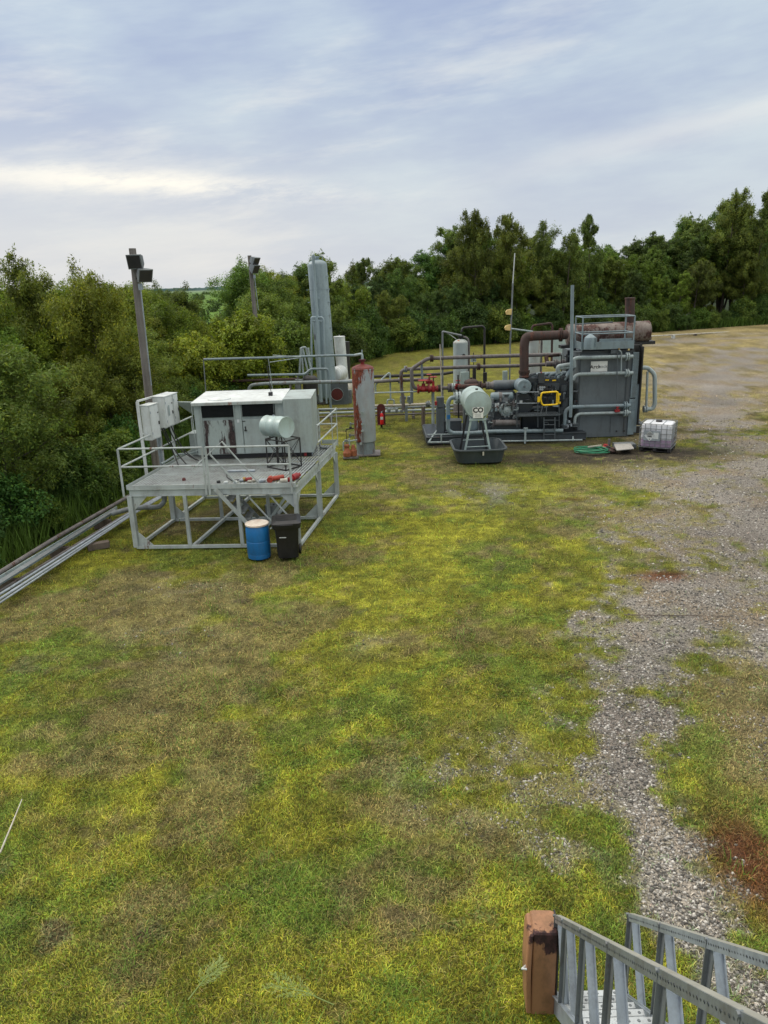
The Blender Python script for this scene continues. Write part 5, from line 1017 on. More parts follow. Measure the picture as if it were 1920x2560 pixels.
def ground_rgb(x, y):
    n1, n2, n3, nf, g, dark = masks(x, y)
    A = lambda *c: np.array(c)[None, :]
    E_ = lambda v: v[:, None]
    olive = A(.150, .158, .022); yel = A(.262, .262, .028); grn = A(.115, .165, .026); brn = A(.190, .150, .075); straw = A(.30, .24, .105)
    c = np.repeat(olive, len(x), 0)
    ry = blob(x, y, 0, 15.5, 2.6, 5)+blob(x, y, -2.9, 8.6, 1.2, 1.6)+.7*blob(x, y, 2.6, 19, 2.5, 3)+.5*blob(x, y, -1.6, 5.4, 2, .7)
    hf = (fbm(x, y, 3.3, 4, 101)-.5)*.45; mow = fbm(x*1.0+y*.12, y*.28, 1.6, 3, 44)
    c = c+(yel-c)*E_(np.clip(sm(n1*.4+n2*.25+mow*.35+.10*ry+hf, .36, .70)*.9, 0, 1))
    rg = blob(x, y, 4.2, 17.6, 2.6, 2.2)+blob(x, y, 2.2, 12.5, .9, 3.2)+.9*blob(x, y, -2.3, 9.8, 1.0, 1.2)+.9*blob(x, y, -.9, 6.6, .8, .7)+.7*blob(x, y, -.3, 10.3, 1.2, .7)
    c = c+(grn-c)*E_(np.clip(sm(fbm(x, y, .9, 5, 77)+.17*rg-hf, .50, .80), 0, .72))
    rb = 1.5*blob(x, y, -4.4, 15.2, 3.6, 2.4)+.9*blob(x, y, -3.6, 11.6, 1.7, 2.0)+.7*blob(x, y, 1.2, 24, 4, 1.6)+.6*blob(x, y, -1.5, 8.2, 1.5, 1.2)+1.3*blob(x, y, 5.4, 9.6, 1.2, 2.2)
    c = c+(brn-c)*E_(np.clip(sm(fbm(x, y, .8, 5, 31)+.22*rb+hf-.06*ry, .51, .80), 0, .68)); bare = sm(fbm(x, y, 1.9, 4, 222)+hf*.5, .70, .80); c = c+(A(.10, .08, .06)-c)*E_(bare*.5); c = c*E_(.40+1.2*fbm(x, y, 5.5, 4, 131)); c = c*E_(.82+.36*fbm(x*1.1+y*.3, y*.3, 2.4, 3, 145))
    # right hand verge and far field: straw coloured
    dry = np.clip(sm(x-(.12*y+2.2), 0, 3)*.55+sm(y, 24, 30)*sm(x-.22*y+1, -2, 5)*.5, 0, 1)
    c = c+(straw-c)*E_(np.clip(dry*sm(n1*.5+n2*.5, .36, .6), 0, .85))
    far_s = sm(y, 30, 40)*sm(x-.20*y, 0, 6); c = c+(A(.34, .275, .130)*E_(.7+.6*n2)-c)*E_(far_s*.8)
    fg_ = sm(y, 28, 36)*np.clip(g*1.0, 0, 1); fm = fbm(x, y*1.6, .8, 5, 140); c = c*E_(1-(.45*sm(y, 24, 34))*(.5-(fm-.5)*3.2).clip(0, 1))
    farl = sm(y, 34, 40)*(1-sm(x-.25*y, 0, 8))
    c = c+(A(.17, .165, .032)-c)*E_(farl*.6)
    red = blob(x, y, 6.3, 15.45, .55, .30)+.8*blob(x, y, 3.95, 7.0, .45, .8)*sm(n2, .4, .6)+.5*blob(x, y, 5.8, 21.7, .5, .25)
    c = c+(A(.10, .035, .014)-c)*E_(np.clip(red*1.1, 0, .9))
    gc = A(.245, .225, .20)*E_(.62+.8*fbm(x, y, .45, 3, 60)); gc = gc+(A(.24, .185, .12)-gc)*E_(sm(fbm(x, y, .9, 4, 66), .45, .7)*.6); gc = gc+(A(.46, .42, .36)-gc)*E_(blob(x, y, 3.3, 6.6, 1.2, 1.2)*.7)
    gc = gc+(A(.20, .175, .155)-gc)*E_(np.clip(blob(x, y, 3.6, 9.7, .9, 1.0)*.8+blob(x, y, 8, 17.5, 2, 1.2)*.7, 0, 1))
    c = c+(gc-c)*E_(np.clip(g, 0, 1))
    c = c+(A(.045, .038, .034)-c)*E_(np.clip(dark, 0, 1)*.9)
    red2 = 1.1*blob(x, y, 6.3, 15.45, .60, .28)*sm(n2*.5+nf*.5, .35, .5)+1.2*blob(x, y, 4.35, 6.8, .7, .85)*sm(n2*.6+nf*.4, .36, .58); c = c+(A(.15, .062, .028)-c)*E_(np.clip(red2, 0, .85))
    # darker green verge below the thicket, marsh beyond
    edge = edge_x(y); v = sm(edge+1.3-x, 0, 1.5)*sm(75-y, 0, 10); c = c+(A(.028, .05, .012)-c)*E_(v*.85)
    m = sm(np.hypot(x, y), 125, 170); m = np.maximum(m, sm(edge-14-x, 0, 8)*sm(y, 30, 60))
    mc = A(.115, .215, .035)*E_(.75+.5*fbm(x, y, .02, 4, 90)); mc = mc+(A(.20, .26, .20)-mc)*E_(sm(y, 300, 2600)*.75)  # distance haze painted into the marsh colour, paler further out
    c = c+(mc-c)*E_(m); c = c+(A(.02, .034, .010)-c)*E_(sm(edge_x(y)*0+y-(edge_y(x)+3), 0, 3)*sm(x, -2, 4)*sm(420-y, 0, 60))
    return np.clip(c, .004, .8), g, dark, v
EX_ = np.array([(-30, -9.6), (10, -9.3), (15.5, -9.9), (20, -9.2), (24, -8.9), (30, -8.6), (36, -7.9), (42, -6.3), (50, -7.5), (58, -5.5), (66, -2.3), (74, 1.5), (82, 14), (88, 30), (96, 50), (104, 74), (300, 500)])
def edge_y(x): return np.interp(x, [-8.5, -3, 0, 4, 9, 14, 24, 34, 49, 65, 400], [55, 66, 73, 78, 82, 84, 88, 92, 99, 107, 300])
def edge_x(y): return np.interp(y, EX_[:, 0], EX_[:, 1])
def axis(lo, hi, step, ext, g=1.05):
    a = list(np.arange(lo, hi+1e-6, step)); s = step
    while a[-1] < ext: s *= g; a.append(a[-1]+s)
    s = step
    while a[0] > -ext: s *= g; a.insert(0, a[0]-s)
    return np.array(a)
xs = axis(-11, 16, .12, 7000); ys = axis(3.2, 30, .12, 9000)
ys = np.array([y for y in ys if y > -400])
gx, gy = np.meshgrid(xs, ys); fx, fy = gx.ravel(), gy.ravel()
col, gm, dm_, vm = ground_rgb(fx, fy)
gz = (fbm(fx, fy, .5, 3, 3)-.5)*.05*(np.hypot(fx, fy) < 60)+(fbm(fx, fy, 3, 2, 8)-.5)*.025*(np.hypot(fx, fy) < 40)-.03
nx, ny = len(xs), len(ys)
me = bpy.data.meshes.new('ground'); me.vertices.add(nx*ny); me.vertices.foreach_set('co', np.stack([fx, fy, gz], 1).ravel())
i0 = (np.arange(ny-1)[:, None]*nx+np.arange(nx-1)[None, :]).ravel(); q = np.stack([i0, i0+1, i0+nx+1, i0+nx], 1).ravel()
def fill(me, q, k, nf):
    me.loops.add(len(q)); me.loops.foreach_set('vertex_index', q.astype(np.int32)); me.polygons.add(nf)
    me.polygons.foreach_set('loop_start', np.arange(0, nf*k, k, dtype=np.int32)); me.polygons.foreach_set('loop_total', np.full(nf, k, dtype=np.int32)) if False else None
    me.update(calc_edges=True)
fill(me, q, 4, len(q)//4)
def vcol(me, name, c):
    at_ = me.color_attributes.new(name, 'FLOAT_COLOR', 'POINT'); at_.data.foreach_set('color', np.concatenate([c, np.ones((len(c), 1))], 1).astype(np.float32).ravel())
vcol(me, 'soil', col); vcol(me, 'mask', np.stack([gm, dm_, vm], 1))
me.polygons.foreach_set('use_smooth', [True]*len(me.polygons))
k = NT('lawn_and_gravel'); ca = k.n('ShaderNodeVertexColor', layer_name='soil').outputs[0]; cm = k.n('ShaderNodeVertexColor', layer_name='mask').outputs[0]
sep = k.n('ShaderNodeSeparateColor'); k.l(cm, sep.inputs[0]); G_ = sep.outputs[0]
f1 = k.noise(11, 6, .8, (1, 1, 1)); f2 = k.noise(38, 4, .75, (1, .55, 1), (3, 1, 0)); f3 = k.noise(2.2, 5, .7, (1, 1, 1), (8, 2, 0))
v = k.math('ADD', k.math('MULTIPLY', k.ramp(f2, .30, .72), .95), k.math('MULTIPLY', k.ramp(f1, .3, .7), .45))
f4 = k.noise(1.1, 8, .82, (1, 1.5, 1), (2, 7, 0)); v = k.math('ADD', k.math('MULTIPLY', v, .85), k.math('MULTIPLY', k.ramp(f4, .36, .64), .50)); v = k.math('SUBTRACT', v, .12); v = k.math('ADD', v, k.math('MULTIPLY', f3, .25))
vm_ = k.n('ShaderNodeVectorMath', operation='SCALE'); k.l(ca, vm_.inputs[0]); k.l(v, vm_.inputs['Scale'])
vo = k.n('ShaderNodeTexVoronoi'); vo.inputs['Scale'].default_value = 38; k.l(k.n('ShaderNodeNewGeometry').outputs['Position'], vo.inputs['Vector'])
st = k.ramp(vo.outputs['Distance'], .0, .55); sv = k.n('ShaderNodeSeparateColor'); k.l(vo.outputs['Color'], sv.inputs[0])
stone = k.math('ADD', k.math('MULTIPLY', sv.outputs[0], .75), k.math('SUBTRACT', 1.15, k.math('MULTIPLY', st, .75))); stone = k.math('MULTIPLY', stone, 1.0)
vs_ = k.n('ShaderNodeVectorMath', operation='SCALE'); k.l(ca, vs_.inputs[0]); k.l(stone, vs_.inputs['Scale'])
gmask = k.ramp(k.math('ADD', G_, k.math('MULTIPLY', k.math('SUBTRACT', f1, .5), .5)), .35, .6)
k.l(k.mix(gmask, vm_.outputs[0], vs_.outputs[0]), k.b.inputs['Base Color']); k.b.inputs['Roughness'].default_value = .95
k.b.inputs['Specular IOR Level'].default_value = .15
k.bump(k.math('ADD', f2, k.math('MULTIPLY', f1, 1.2)), .7, .04)
me.materials.append(k.mat); go = bpy.data.objects.new('ground', me); COL.objects.link(go); go['kind'] = 'structure'; go['label'] = 'mown lawn with worn gravel track and marsh to the horizon'

# ------------------------------------------------------------------ blades, straw and stones (nobody could count them)
def attr_mat(name, rough=.7, trans=0.0, var=None, spec=.2):
    k = NT(name); c = k.n('ShaderNodeVertexColor', layer_name='tint').outputs[0]
    if var:
        oi = k.n('ShaderNodeObjectInfo'); hs = k.n('ShaderNodeHueSaturation'); k.l(c, hs.inputs['Color'])
        mr = k.n('ShaderNodeMapRange'); k.l(oi.outputs['Random'], mr.inputs[0]); mr.inputs[3].default_value = .5-var*.5; mr.inputs[4].default_value = .5+var*.5; k.l(mr.outputs[0], hs.inputs['Hue'])
        r2 = k.math('FRACT', k.math('MULTIPLY', oi.outputs['Random'], 7.31)); m2 = k.n('ShaderNodeMapRange'); k.l(r2, m2.inputs[0]); m2.inputs[3].default_value = .80; m2.inputs[4].default_value = 1.40; k.l(m2.outputs[0], hs.inputs['Value'])
        oc = k.mix(1.0, hs.outputs[0], oi.outputs['Color'], 'MULTIPLY'); c = oc
    k.l(c, k.b.inputs['Base Color']); k.b.inputs['Roughness'].default_value = rough; k.b.inputs['Specular IOR Level'].default_value = spec
    if trans:
        out = k.t.nodes['Material Output']; tr = k.n('ShaderNodeBsdfTranslucent'); br = k.mix(1.0, c, (1.0, 1.0, .55), 'MULTIPLY'); k.l(br, tr.inputs[0])
        ms = k.n('ShaderNodeMixShader'); ms.inputs[0].default_value = trans; k.l(k.b.outputs[0], ms.inputs[1]); k.l(tr.outputs[0], ms.inputs[2]); k.l(ms.outputs[0], out.inputs[0])
    return k.mat
blade_mat = attr_mat('grass_blade', .6, .25, spec=.25)
def scatter(n, ymin, ymax, pw=1.6, xr=None):
    # denser close to the viewer's platform, thinning with distance
    u = rng.random(n); a = 1-pw; y = (ymin**a+u*(ymax**a-ymin**a))**(1/a); half = .52*np.hypot(y, 5.5)*1.12
    return (rng.random(n)*2-1)*half+.2, y
def blades(name, n, ymin, ymax, L, Wd, label, lay=.5, colf=None, keep=None, pw=1.6, grow=.035):
    x, y = scatter(n, ymin, ymax, pw); c, g, d, v = ground_rgb(x, y); kp = keep(x, y, g, d)
    x, y, c, g = x[kp], y[kp], c[kp], g[kp]; m_ = len(x); th = rng.random(m_)*2*np.pi; dist = np.hypot(y, 6.5)
    ln = L*(.5+rng.random(m_))*(1+grow*dist); w = Wd*(.6+.8*rng.random(m_))*(1+grow*dist*1.5)
    el = lay*(rng.random(m_)**1.0)*1.35
    dx, dy, dz = np.cos(th)*np.cos(el), np.sin(th)*np.cos(el), np.sin(el)
    px, py = -np.sin(th), np.cos(th); z0 = -.03+(fbm(x, y, .5, 3, 3)-.5)*.05+(fbm(x, y, 3, 2, 8)-.5)*.025+.004
    bend = .35*ln*(rng.random(m_)-.5)
    A = np.stack([x-px*w/2, y-py*w/2, z0], 1); B = np.stack([x+px*w/2, y+py*w/2, z0], 1)
    mx, my = x+dx*ln*.55+px*bend*.6, y+dy*ln*.55+py*bend*.6; mz = z0+dz*ln*.62+.01
    Cc = np.stack([mx+px*w*.4, my+py*w*.4, mz], 1); Dd_ = np.stack([mx-px*w*.4, my-py*w*.4, mz], 1)
    T = np.stack([x+dx*ln, y+dy*ln, z0+dz*ln*.85], 1)
    V = np.stack([A, B, Cc, Dd_, T], 1).reshape(-1, 3)
    mm = bpy.data.meshes.new(name); mm.vertices.add(len(V)); mm.vertices.foreach_set('co', V.ravel())
    b = np.arange(m_)[:, None]*5; q4 = np.concatenate([b, b+1, b+2, b+3], 1); q3 = np.concatenate([b+3, b+2, b+4], 1)
    loops = np.concatenate([q4, q3], 1).ravel(); mm.loops.add(len(loops)); mm.loops.foreach_set('vertex_index', loops.astype(np.int32))
    mm.polygons.add(2*m_); ls = np.stack([np.arange(m_)*7, np.arange(m_)*7+4], 1).ravel(); mm.polygons.foreach_set('loop_start', ls.astype(np.int32)); mm.update(calc_edges=True)
    cc_ = colf(c, m_); vcol(mm, 'tint', np.clip(np.repeat(cc_, 5, 0), 0, .95)); mm.materials.append(blade_mat)
    o = bpy.data.objects.new(name, mm); COL.objects.link(o); o['kind'] = 'stuff'; o['label'] = label; o['category'] = 'grass'; return o
def cg1(c, m_):
    r = rng.random((m_, 1)); k_ = .38+2.5*r**1.7; t = rng.random((m_, 1)); c = c*k_
    return np.where(t > .9, c*np.array([[1.5, 1.25, 1.3]]), np.where(t < .2, c*np.array([[.65, .95, .7]]), c))
BASES = [(-4.4, 18.3, 2.3, .12), (-1.85, 20.5, .25, 2.4), (-6.4, 20.4, .15, 2.2), (-3.1, 17.35, .42, .42), (-2.35, 17.25, .4, .4), (3.6, 27.3, 1.25, 1.3), (-.6, 28.8, .7, .6), (5.2, 29.9, 3.4, .15), (10.6, 27.9, .75, .75), (1.3, 5.2, .35, .3), (0, 34.4, .4, .4)]
def near_base(x, y):
    r = np.zeros(len(x))
    for cx, cy, rx, ry in BASES: q_ = np.maximum(np.abs(x-cx)/(rx+.12), np.abs(y-cy)/(ry+.12)); r = np.maximum(r, np.exp(-((q_-1)/.16)**2)*.30)
    return r
blades('grass', 680000, 3.0, 42, .043, .0040, 'short mown yellow green grass', .8, cg1, lambda x, y, g, d: (rng.random(len(x)) > g*.93) & (rng.random(len(x)) > d*.8) & (rng.random(len(x)) > .75*sm(fbm(x, y, 1.9, 4, 222), .70, .80)) & (rng.random(len(x)) < .35+1.1*fbm(x, y, 4.5, 3, 131)) & (x > edge_x(y)-1), 1.7)
def cg2(c, m_): b = np.array([[.46, .36, .15]]); return b*(.45+.8*rng.random((m_, 1)))*np.array([[1, 1, 1]])+c*.2
straw = blades('straw', 30000, 3.0, 36, .085, .0028, 'dry straw clippings scattered on the lawn', .25, cg2, lambda x, y, g, d: (rng.random(len(x)) < .25+.75*sm(fbm(x, y, .6, 3, 55), .45, .65)+.5*sm(x, 1.5, 3)*sm(9-y, 0, 3)) & (rng.random(len(x)) > g*2.2), 1.7)
blades('clover', 90000, 3.0, 26, .020, .020, 'low broad leaved clover among the grass', .5, lambda c, m_: c*np.array([[.85, 1.15, .9]])*(.6+1.0*rng.random((m_, 1))), lambda x, y, g, d: (rng.random(len(x)) < sm(fbm(x, y, .9, 3, 177), .48, .62)) & (g < .3), 1.7)
def cg3(c, m_): return np.array([[.15, .25, .035]])*(.5+.9*rng.random((m_, 1)))
blades('tall_grass', 60000, 3.0, 30, .12, .0045, 'longer bright green grass tufts', .95, cg3, lambda x, y, g, d: (rng.random(len(x)) < sm(near_base(x, y)+fbm(x, y, 1.3, 3, 91)+.16*sm(6.2-y, 0, 1.5)+.22*blob(x, y, -2, 4.2, 3, 1.2)+.2*blob(x, y, 3, 5, 1.6, 1.3)+.18*blob(x, y, 3, 26, 6, 1.2), .60, .72)) & (g < .4), 1.7)
# stones
def stones(n):
    x, y = scatter(n, 4, 34, 1.75); c, g, d, v = ground_rgb(x, y); kp = rng.random(n) < np.clip(g*1.25-.12, 0, .95); x, y, c = x[kp], y[kp], c[kp]; m_ = len(x)
    s = (.007+.017*rng.random(m_)**2.5)*(1+.03*np.hypot(y, 6)); base = np.array([(1, 0, 0), (0, 1, 0), (-1, 0, 0), (0, -1, 0), (0, 0, .75), (0, 0, -.5)], float)
    V = base[None]*(s[:, None, None])*(.6+.8*rng.random((m_, 6, 1))); th = rng.random(m_)*6.28; ct_, st_ = np.cos(th), np.sin(th)
    X_ = V[:, :, 0]*ct_[:, None]-V[:, :, 1]*st_[:, None]+x[:, None]; Y_ = V[:, :, 0]*st_[:, None]+V[:, :, 1]*ct_[:, None]+y[:, None]; z0 = -.03+(fbm(x, y, .5, 3, 3)-.5)*.05+(fbm(x, y, 3, 2, 8)-.5)*.025
    V = np.stack([X_, Y_, V[:, :, 2]+z0[:, None]+.003], 2).reshape(-1, 3)
    F_ = np.array([(0, 1, 4), (1, 2, 4), (2, 3, 4), (3, 0, 4), (1, 0, 5), (2, 1, 5), (3, 2, 5), (0, 3, 5)]); loops = (np.arange(m_)[:, None, None]*6+F_[None]).ravel()
    mm = bpy.data.meshes.new('gravel'); mm.vertices.add(len(V)); mm.vertices.foreach_set('co', V.ravel()); fill(mm, loops, 3, len(loops)//3)
    t = rng.random((m_, 1)); cc_ = np.array([[.33, .315, .29]])*(.28+1.7*t**2.2); vcol(mm, 'tint', np.clip(np.repeat(cc_, 6, 0), 0, .8)); mm.materials.append(attr_mat('gravel_stone', .85))
    o = bpy.data.objects.new('gravel', mm); COL.objects.link(o); o['kind'] = 'stuff'; o['label'] = 'loose pale and dark gravel stones on the worn track'; o['category'] = 'gravel'
def fill(me, q, k, nf):
    me.loops.add(len(q)); me.loops.foreach_set('vertex_index', q.astype(np.int32)); me.polygons.add(nf)
    me.polygons.foreach_set('loop_start', np.arange(0, nf*k, k, dtype=np.int32)); me.update(calc_edges=True)
stones(190000)
# dead stalks and weeds lying about
def stalk(nm, label, pts, r, mt, grp=None): return one(nm, MB().tube(pts, [r, r*.9, r*.5][:len(pts)] if len(pts) == 3 else r, 6), mt, label, 'stalk', grp)
stalk('dead_stalk', 'long pale dead stalk lying on the lawn at the left edge', [gd('S', 0, 2132, .02), gd('S', 30, 2060, .03), gd('S', 55, 1998, .03)], .012, 'cream')
stalk('dead_stalk', 'thin dark rod lying across the gravel track', [gd('S', 1560, 1537, .02), gd('S', 1660, 1538, .02), gd('S', 1830, 1541, -.01)], .010, 'brownwood')
def weed(label, p, L, ang, seed):
    rs = random.Random(seed); mb = MB(); d = Vector((math.cos(ang), math.sin(ang), .12))
    mb.tube([p, p+d*L*.5+Vector((0, 0, .05)), p+d*L], [.006, .005, .002], 5)
    for i in range(16):
        t = .3+.7*i/16; b = p+d*L*t+Vector((0, 0, .04)); s = 1 if i % 2 else -1; a2 = ang+s*rs.uniform(.4, .8); ll = L*.4*(1.1-t*.6)
        e = b+Vector((math.cos(a2), math.sin(a2), rs.uniform(0, .3)))*ll; mb.tube([b, e], [.003, .001], 4)
        for j in range(6):
            c = b.lerp(e, (j+1)/6); a3 = a2+rs.choice((-1, 1))*.7; n_ = Vector((-math.sin(a3), math.cos(a3), 0))*.0035; tdir = Vector((math.cos(a3), math.sin(a3), .15))*.05
            mb.add([c, c+tdir*.5+n_, c+tdir, c+tdir*.5-n_], [(0, 1, 2, 3)])
    return one('cut_weed', mb, weedmat, label, 'weed')
weedmat = paint('fresh_weed_green', (.20, .27, .07), .6, 0, .2, (.1, .2, .03), sc=8)
p = gd('S', 835, 2512, .02); weed('feathery green cut weed with pale stem near the bottom edge', p, .6, R(165), 4)
p = gd('S', 470, 2500, .02); weed('smaller feathery green weed lying at the bottom centre left', p, .4, R(50), 8)


# ================================================================== trees
leaf_mat = attr_mat('leaf', .62, .38, .045, .25)
def leaves(cl, n, lw, ll, tint, droop=.5, seed=0):
    """cl: array of clumps (x, y, z, r, flat); leaf quads spread over sub clumps of each."""
    g = np.random.default_rng(seed); V = []; Cc = []
    w = cl[:, 3]**2; w = w/w.sum(); cnt = g.multinomial(n, w)
    for (x, y, z, r, fl), k_ in zip(cl, cnt):
        if k_ < 3: continue
        ns = max(5, int(9+r*7)); d = g.normal(size=(ns, 3)); d /= np.linalg.norm(d, axis=1)[:, None]; d[:, 2] = np.where(d[:, 2] < -.3, -d[:, 2]*.4, d[:, 2])
        sc = d*(r*(.35+.95*g.random((ns, 1))**.8)); sc[:, 2] *= fl; br = .55+.95*g.random(ns)
        idx = g.integers(0, ns, k_); off = g.normal(size=(k_, 3))*r*.22; off[:, 2] *= 1.3
        P_ = np.array([x, y, z])+sc[idx]+off; Nn = P_-np.array([x, y, z-r*.5]); Nn /= np.linalg.norm(Nn, axis=1)[:, None]+1e-6
        Nn = Nn+g.normal(size=(k_, 3))*.55; Nn /= np.linalg.norm(Nn, axis=1)[:, None]
        T = g.normal(size=(k_, 3)); T[:, 2] -= droop; T -= Nn*(T*Nn).sum(1)[:, None]; T /= np.linalg.norm(T, axis=1)[:, None]; B_ = np.cross(Nn, T)
        s = (.65+.7*g.random((k_, 1))); a = T*ll*s; b = B_*lw*s
        V.append(np.stack([P_-a*.5, P_+b*.5, P_+a*.5, P_-b*.5], 1).reshape(-1, 3))
        base = np.array(tint)[None]*(br[idx]*(.7+.6*g.random(k_)))[:, None]; hue = g.random((k_, 1)); base = base*np.where(hue > .82, np.array([[1.5, 1.25, .8]]), np.array([[1, 1, 1]]))
        Cc.append(np.repeat(base, 4, 0))
    return np.concatenate(V), np.concatenate(Cc)
def leaf_mesh(name, V, Cc):
    mm = bpy.data.meshes.new(name); mm.vertices.add(len(V)); mm.vertices.foreach_set('co', V.ravel()); fill(mm, np.arange(len(V)), 4, len(V)//4); vcol(mm, 'tint', np.clip(Cc, 0, .9)); mm.materials.append(leaf_mat); return mm
def make_tree(seed, H, spread, low, n, lw, ll, tint, style, stems=1):
    """unit variant: trunk mesh + crown mesh, base at origin"""
    rs = random.Random(seed); mb = MB(); cl = []
    for s in range(stems):
        bx, by = (rs.uniform(-.25, .25)*spread*(stems > 1), rs.uniform(-.25, .25)*spread*(stems > 1)); lean = Vector((rs.uniform(-.12, .12), rs.uniform(-.12, .12), 1)); h = H*rs.uniform(.82, 1.0) if s else H
        if stems > 1: lean += Vector((bx, by, 0))*.18
        pts = []; q = Vector((bx*.4, by*.4, -.1)); st_ = h*.92/8
        for i in range(9): pts.append(q.copy()); q = q+lean*st_+Vector((rs.uniform(-.05, .05), rs.uniform(-.05, .05), 0))*st_*1.6
        r0 = .012*h+.03; mb.tube(pts, [r0*(1-.88*i/8) for i in range(9)], 8)
        nl = int(9+h*.7)
        for i in range(nl):
            t = low+(1-low)*(i+.5)/nl; k_ = t*8; i0_ = min(7, int(k_)); b = pts[i0_].lerp(pts[i0_+1], k_-i0_)
            a = i*2.4+rs.uniform(-.5, .5); prof = {'willow': (.50+.75*math.sin(math.pi*min(1, t*1.02)))*.9, 'cone': 1.25-t*.95, 'tall': .45+.6*math.sin(math.pi*(t*.9+.08)), 'bush': 1.15-.5*t}[style]
            R_ = spread*prof*rs.uniform(.55, 1.1)*(.8 if stems > 1 else 1); up_ = rs.uniform(.25, .8)*R_
            e = b+Vector((math.cos(a)*R_, math.sin(a)*R_, up_)); mdl = b.lerp(e, .5)+Vector((0, 0, -.06*R_))
            rr_ = r0*(1-.85*t)*.45; mb.tube([b, mdl, e], [rr_, rr_*.6, rr_*.18], 5)
            cr = spread*rs.uniform(.26, .44)*(1.12-.45*t)
            cl.append((e.x, e.y, e.z, cr, rs.uniform(.7, 1.2))); cl.append((mdl.x, mdl.y, mdl.z+cr*.2, cr*.85, .8))
            if rs.random() < .6: cl.append((e.x+rs.uniform(-.5, .5)*cr, e.y+rs.uniform(-.5, .5)*cr, e.z+cr*rs.uniform(.5, 1.0), cr*.55, 1.2))
        tp_ = pts[-1]
        for j in range(5): cl.append((tp_.x+rs.uniform(-.12, .12)*spread, tp_.y+rs.uniform(-.12, .12)*spread, tp_.z-H*.05*j+H*.05, spread*(.12+.05*j), 1.6))
    tm = bpy.data.meshes.new('trunk'); tm.from_pydata(mb.v, [], mb.f); tm.materials.append(M['bark']); tm.polygons.foreach_set('use_smooth', [True]*len(tm.polygons))
    V, Cc = leaves(np.array(cl), n, lw, ll, tint, seed=seed)
    return tm, leaf_mesh('crown', V, Cc)
GR = (.122, .168, .034); DG = (.088, .142, .038); BG = (.165, .225, .034)
near = [make_tree(31+i, 7.0, 1.75+.15*(i % 3), .06, 52000, .040, .125, GR, 'willow', 3 if i % 2 else 2) for i in range(4)]
tall = [make_tree(61+i, 12.0, 2.1+.25*(i % 3), (.16, .28, .34, .2, .24)[i], 36000, .070, .22, DG if i % 2 else (.108, .155, .038), ('tall', 'willow', 'tall', 'cone', 'willow')[i], 2 if i in (1, 4) else 1) for i in range(5)]
bush = [make_tree(91+i, 2.6, 1.25, .02, 16000, .06, .12, (.085, .135, .032), 'bush', 4) for i in range(3)]
brb = make_tree(99, 4.6, 1.75, .04, 42000, .07, .14, BG, 'willow', 4)
NT_ = [0]
def put(var, name, label, x, y, h, h0, sx=1.0, group=None, tint=(1, 1, 1), cat='tree', seed=None):
    NT_[0] += 1; rs = random.Random(NT_[0]*7+1); s = h/h0
    q = bpy.data.objects.new(name, None); COL.objects.link(q); q.location = (x, y, -.05); q.rotation_euler = (0, 0, rs.uniform(0, 6.28)); q.scale = (s*sx, s*sx, s); q['label'] = label; q['category'] = cat
    if group: q['group'] = group
    for nm, me_ in (('trunk', var[0]), ('crown', var[1])):
        o = bpy.data.objects.new(nm, me_); COL.objects.link(o); o.parent = q; o.color = (*tint, 1)
    return q
def inview(x, y, z):
    d = Vector((x, y, z-CAM_H)); dp = d.dot(FW); return (960+d.dot(rt)/dp*FOC, 1280-d.dot(up)/dp*FOC) if dp > 1 else (1e5, 1e5)
rs = random.Random(5)
# left thicket: rows of multi stemmed willows behind the pipe run
for row in range(5):
    y = 14.0+row*.8
    while y < 62:
        y += 2.5+rs.uniform(-.4, .6)+y*.012; x = float(edge_x(np.array([y]))[0])-1.9-row*(2.7+y*.01)+rs.uniform(-.6, .6)
        px, py = inview(x, y, 4)
        if px < -190 or px > 830: continue
        zt_ = 6.45+rs.uniform(-.35, .45)+(.2 if px > 120 else 0)
        if 438 < px < 590: zt_ = 4.1
        elif 380 < px <= 440: zt_ = 6.5
        elif 640 < px: zt_ = 7.0+y*.03
        elif 590 <= px <= 640: zt_ = 6.2
        if row == 0: zt_ *= rs.uniform(.62, .86)
        if row == 1: zt_ *= rs.uniform(.85, .97)
        if y > 40 and row > 3: continue
        tn = rs.choice(((1, 1, 1), (1.15, 1.08, .9), (.8, .95, .9), (1.2, 1.2, .75), (.9, 1.1, .9)))
        put(rs.choice(near), 'willow_tree', 'dense mid green willow in the thicket left of the platform', x, y, zt_, 7.0, 1.12, 'willow thicket along the left', tn)
put(near[0], 'willow_tree', 'pale topped willow rising above the thicket near the left edge', *gd('S', 150, 1100).xy[:0] or (-13.0, 31), 8.0, 7.0, .75, None, (1.25, 1.2, 1.1))
put(near[2], 'willow_tree', 'tall loose willow whose top stands just right of the timber pole', -10.6, 29.5, 7.2, 7.0, .8, None, (1.35, 1.25, .9))
put(near[1], 'willow_tree', 'tall loose willow at the far left edge against the sky', -15.2, 29, 7.8, 7.0, .8, None, (1.1, 1.05, 1.1))
put(brb, 'leafy_shrub', 'bright yellow green shrub in front of the distant light pole', -7.4, 40.5, 5.2, 4.6, 1.0, None, (1.25, 1.2, .9), 'shrub')
put(brb, 'leafy_shrub', 'smaller olive shrub left of the bright yellow green shrub', -9.0, 37.5, 4.4, 4.6, .9, None, (1.1, 1.0, .9), 'shrub')
put(brb, 'leafy_shrub', 'dull green shrub right of the bright yellow green shrub', -5.9, 45.5, 4.6, 4.6, .9, None, (.7, .8, 1), 'shrub')
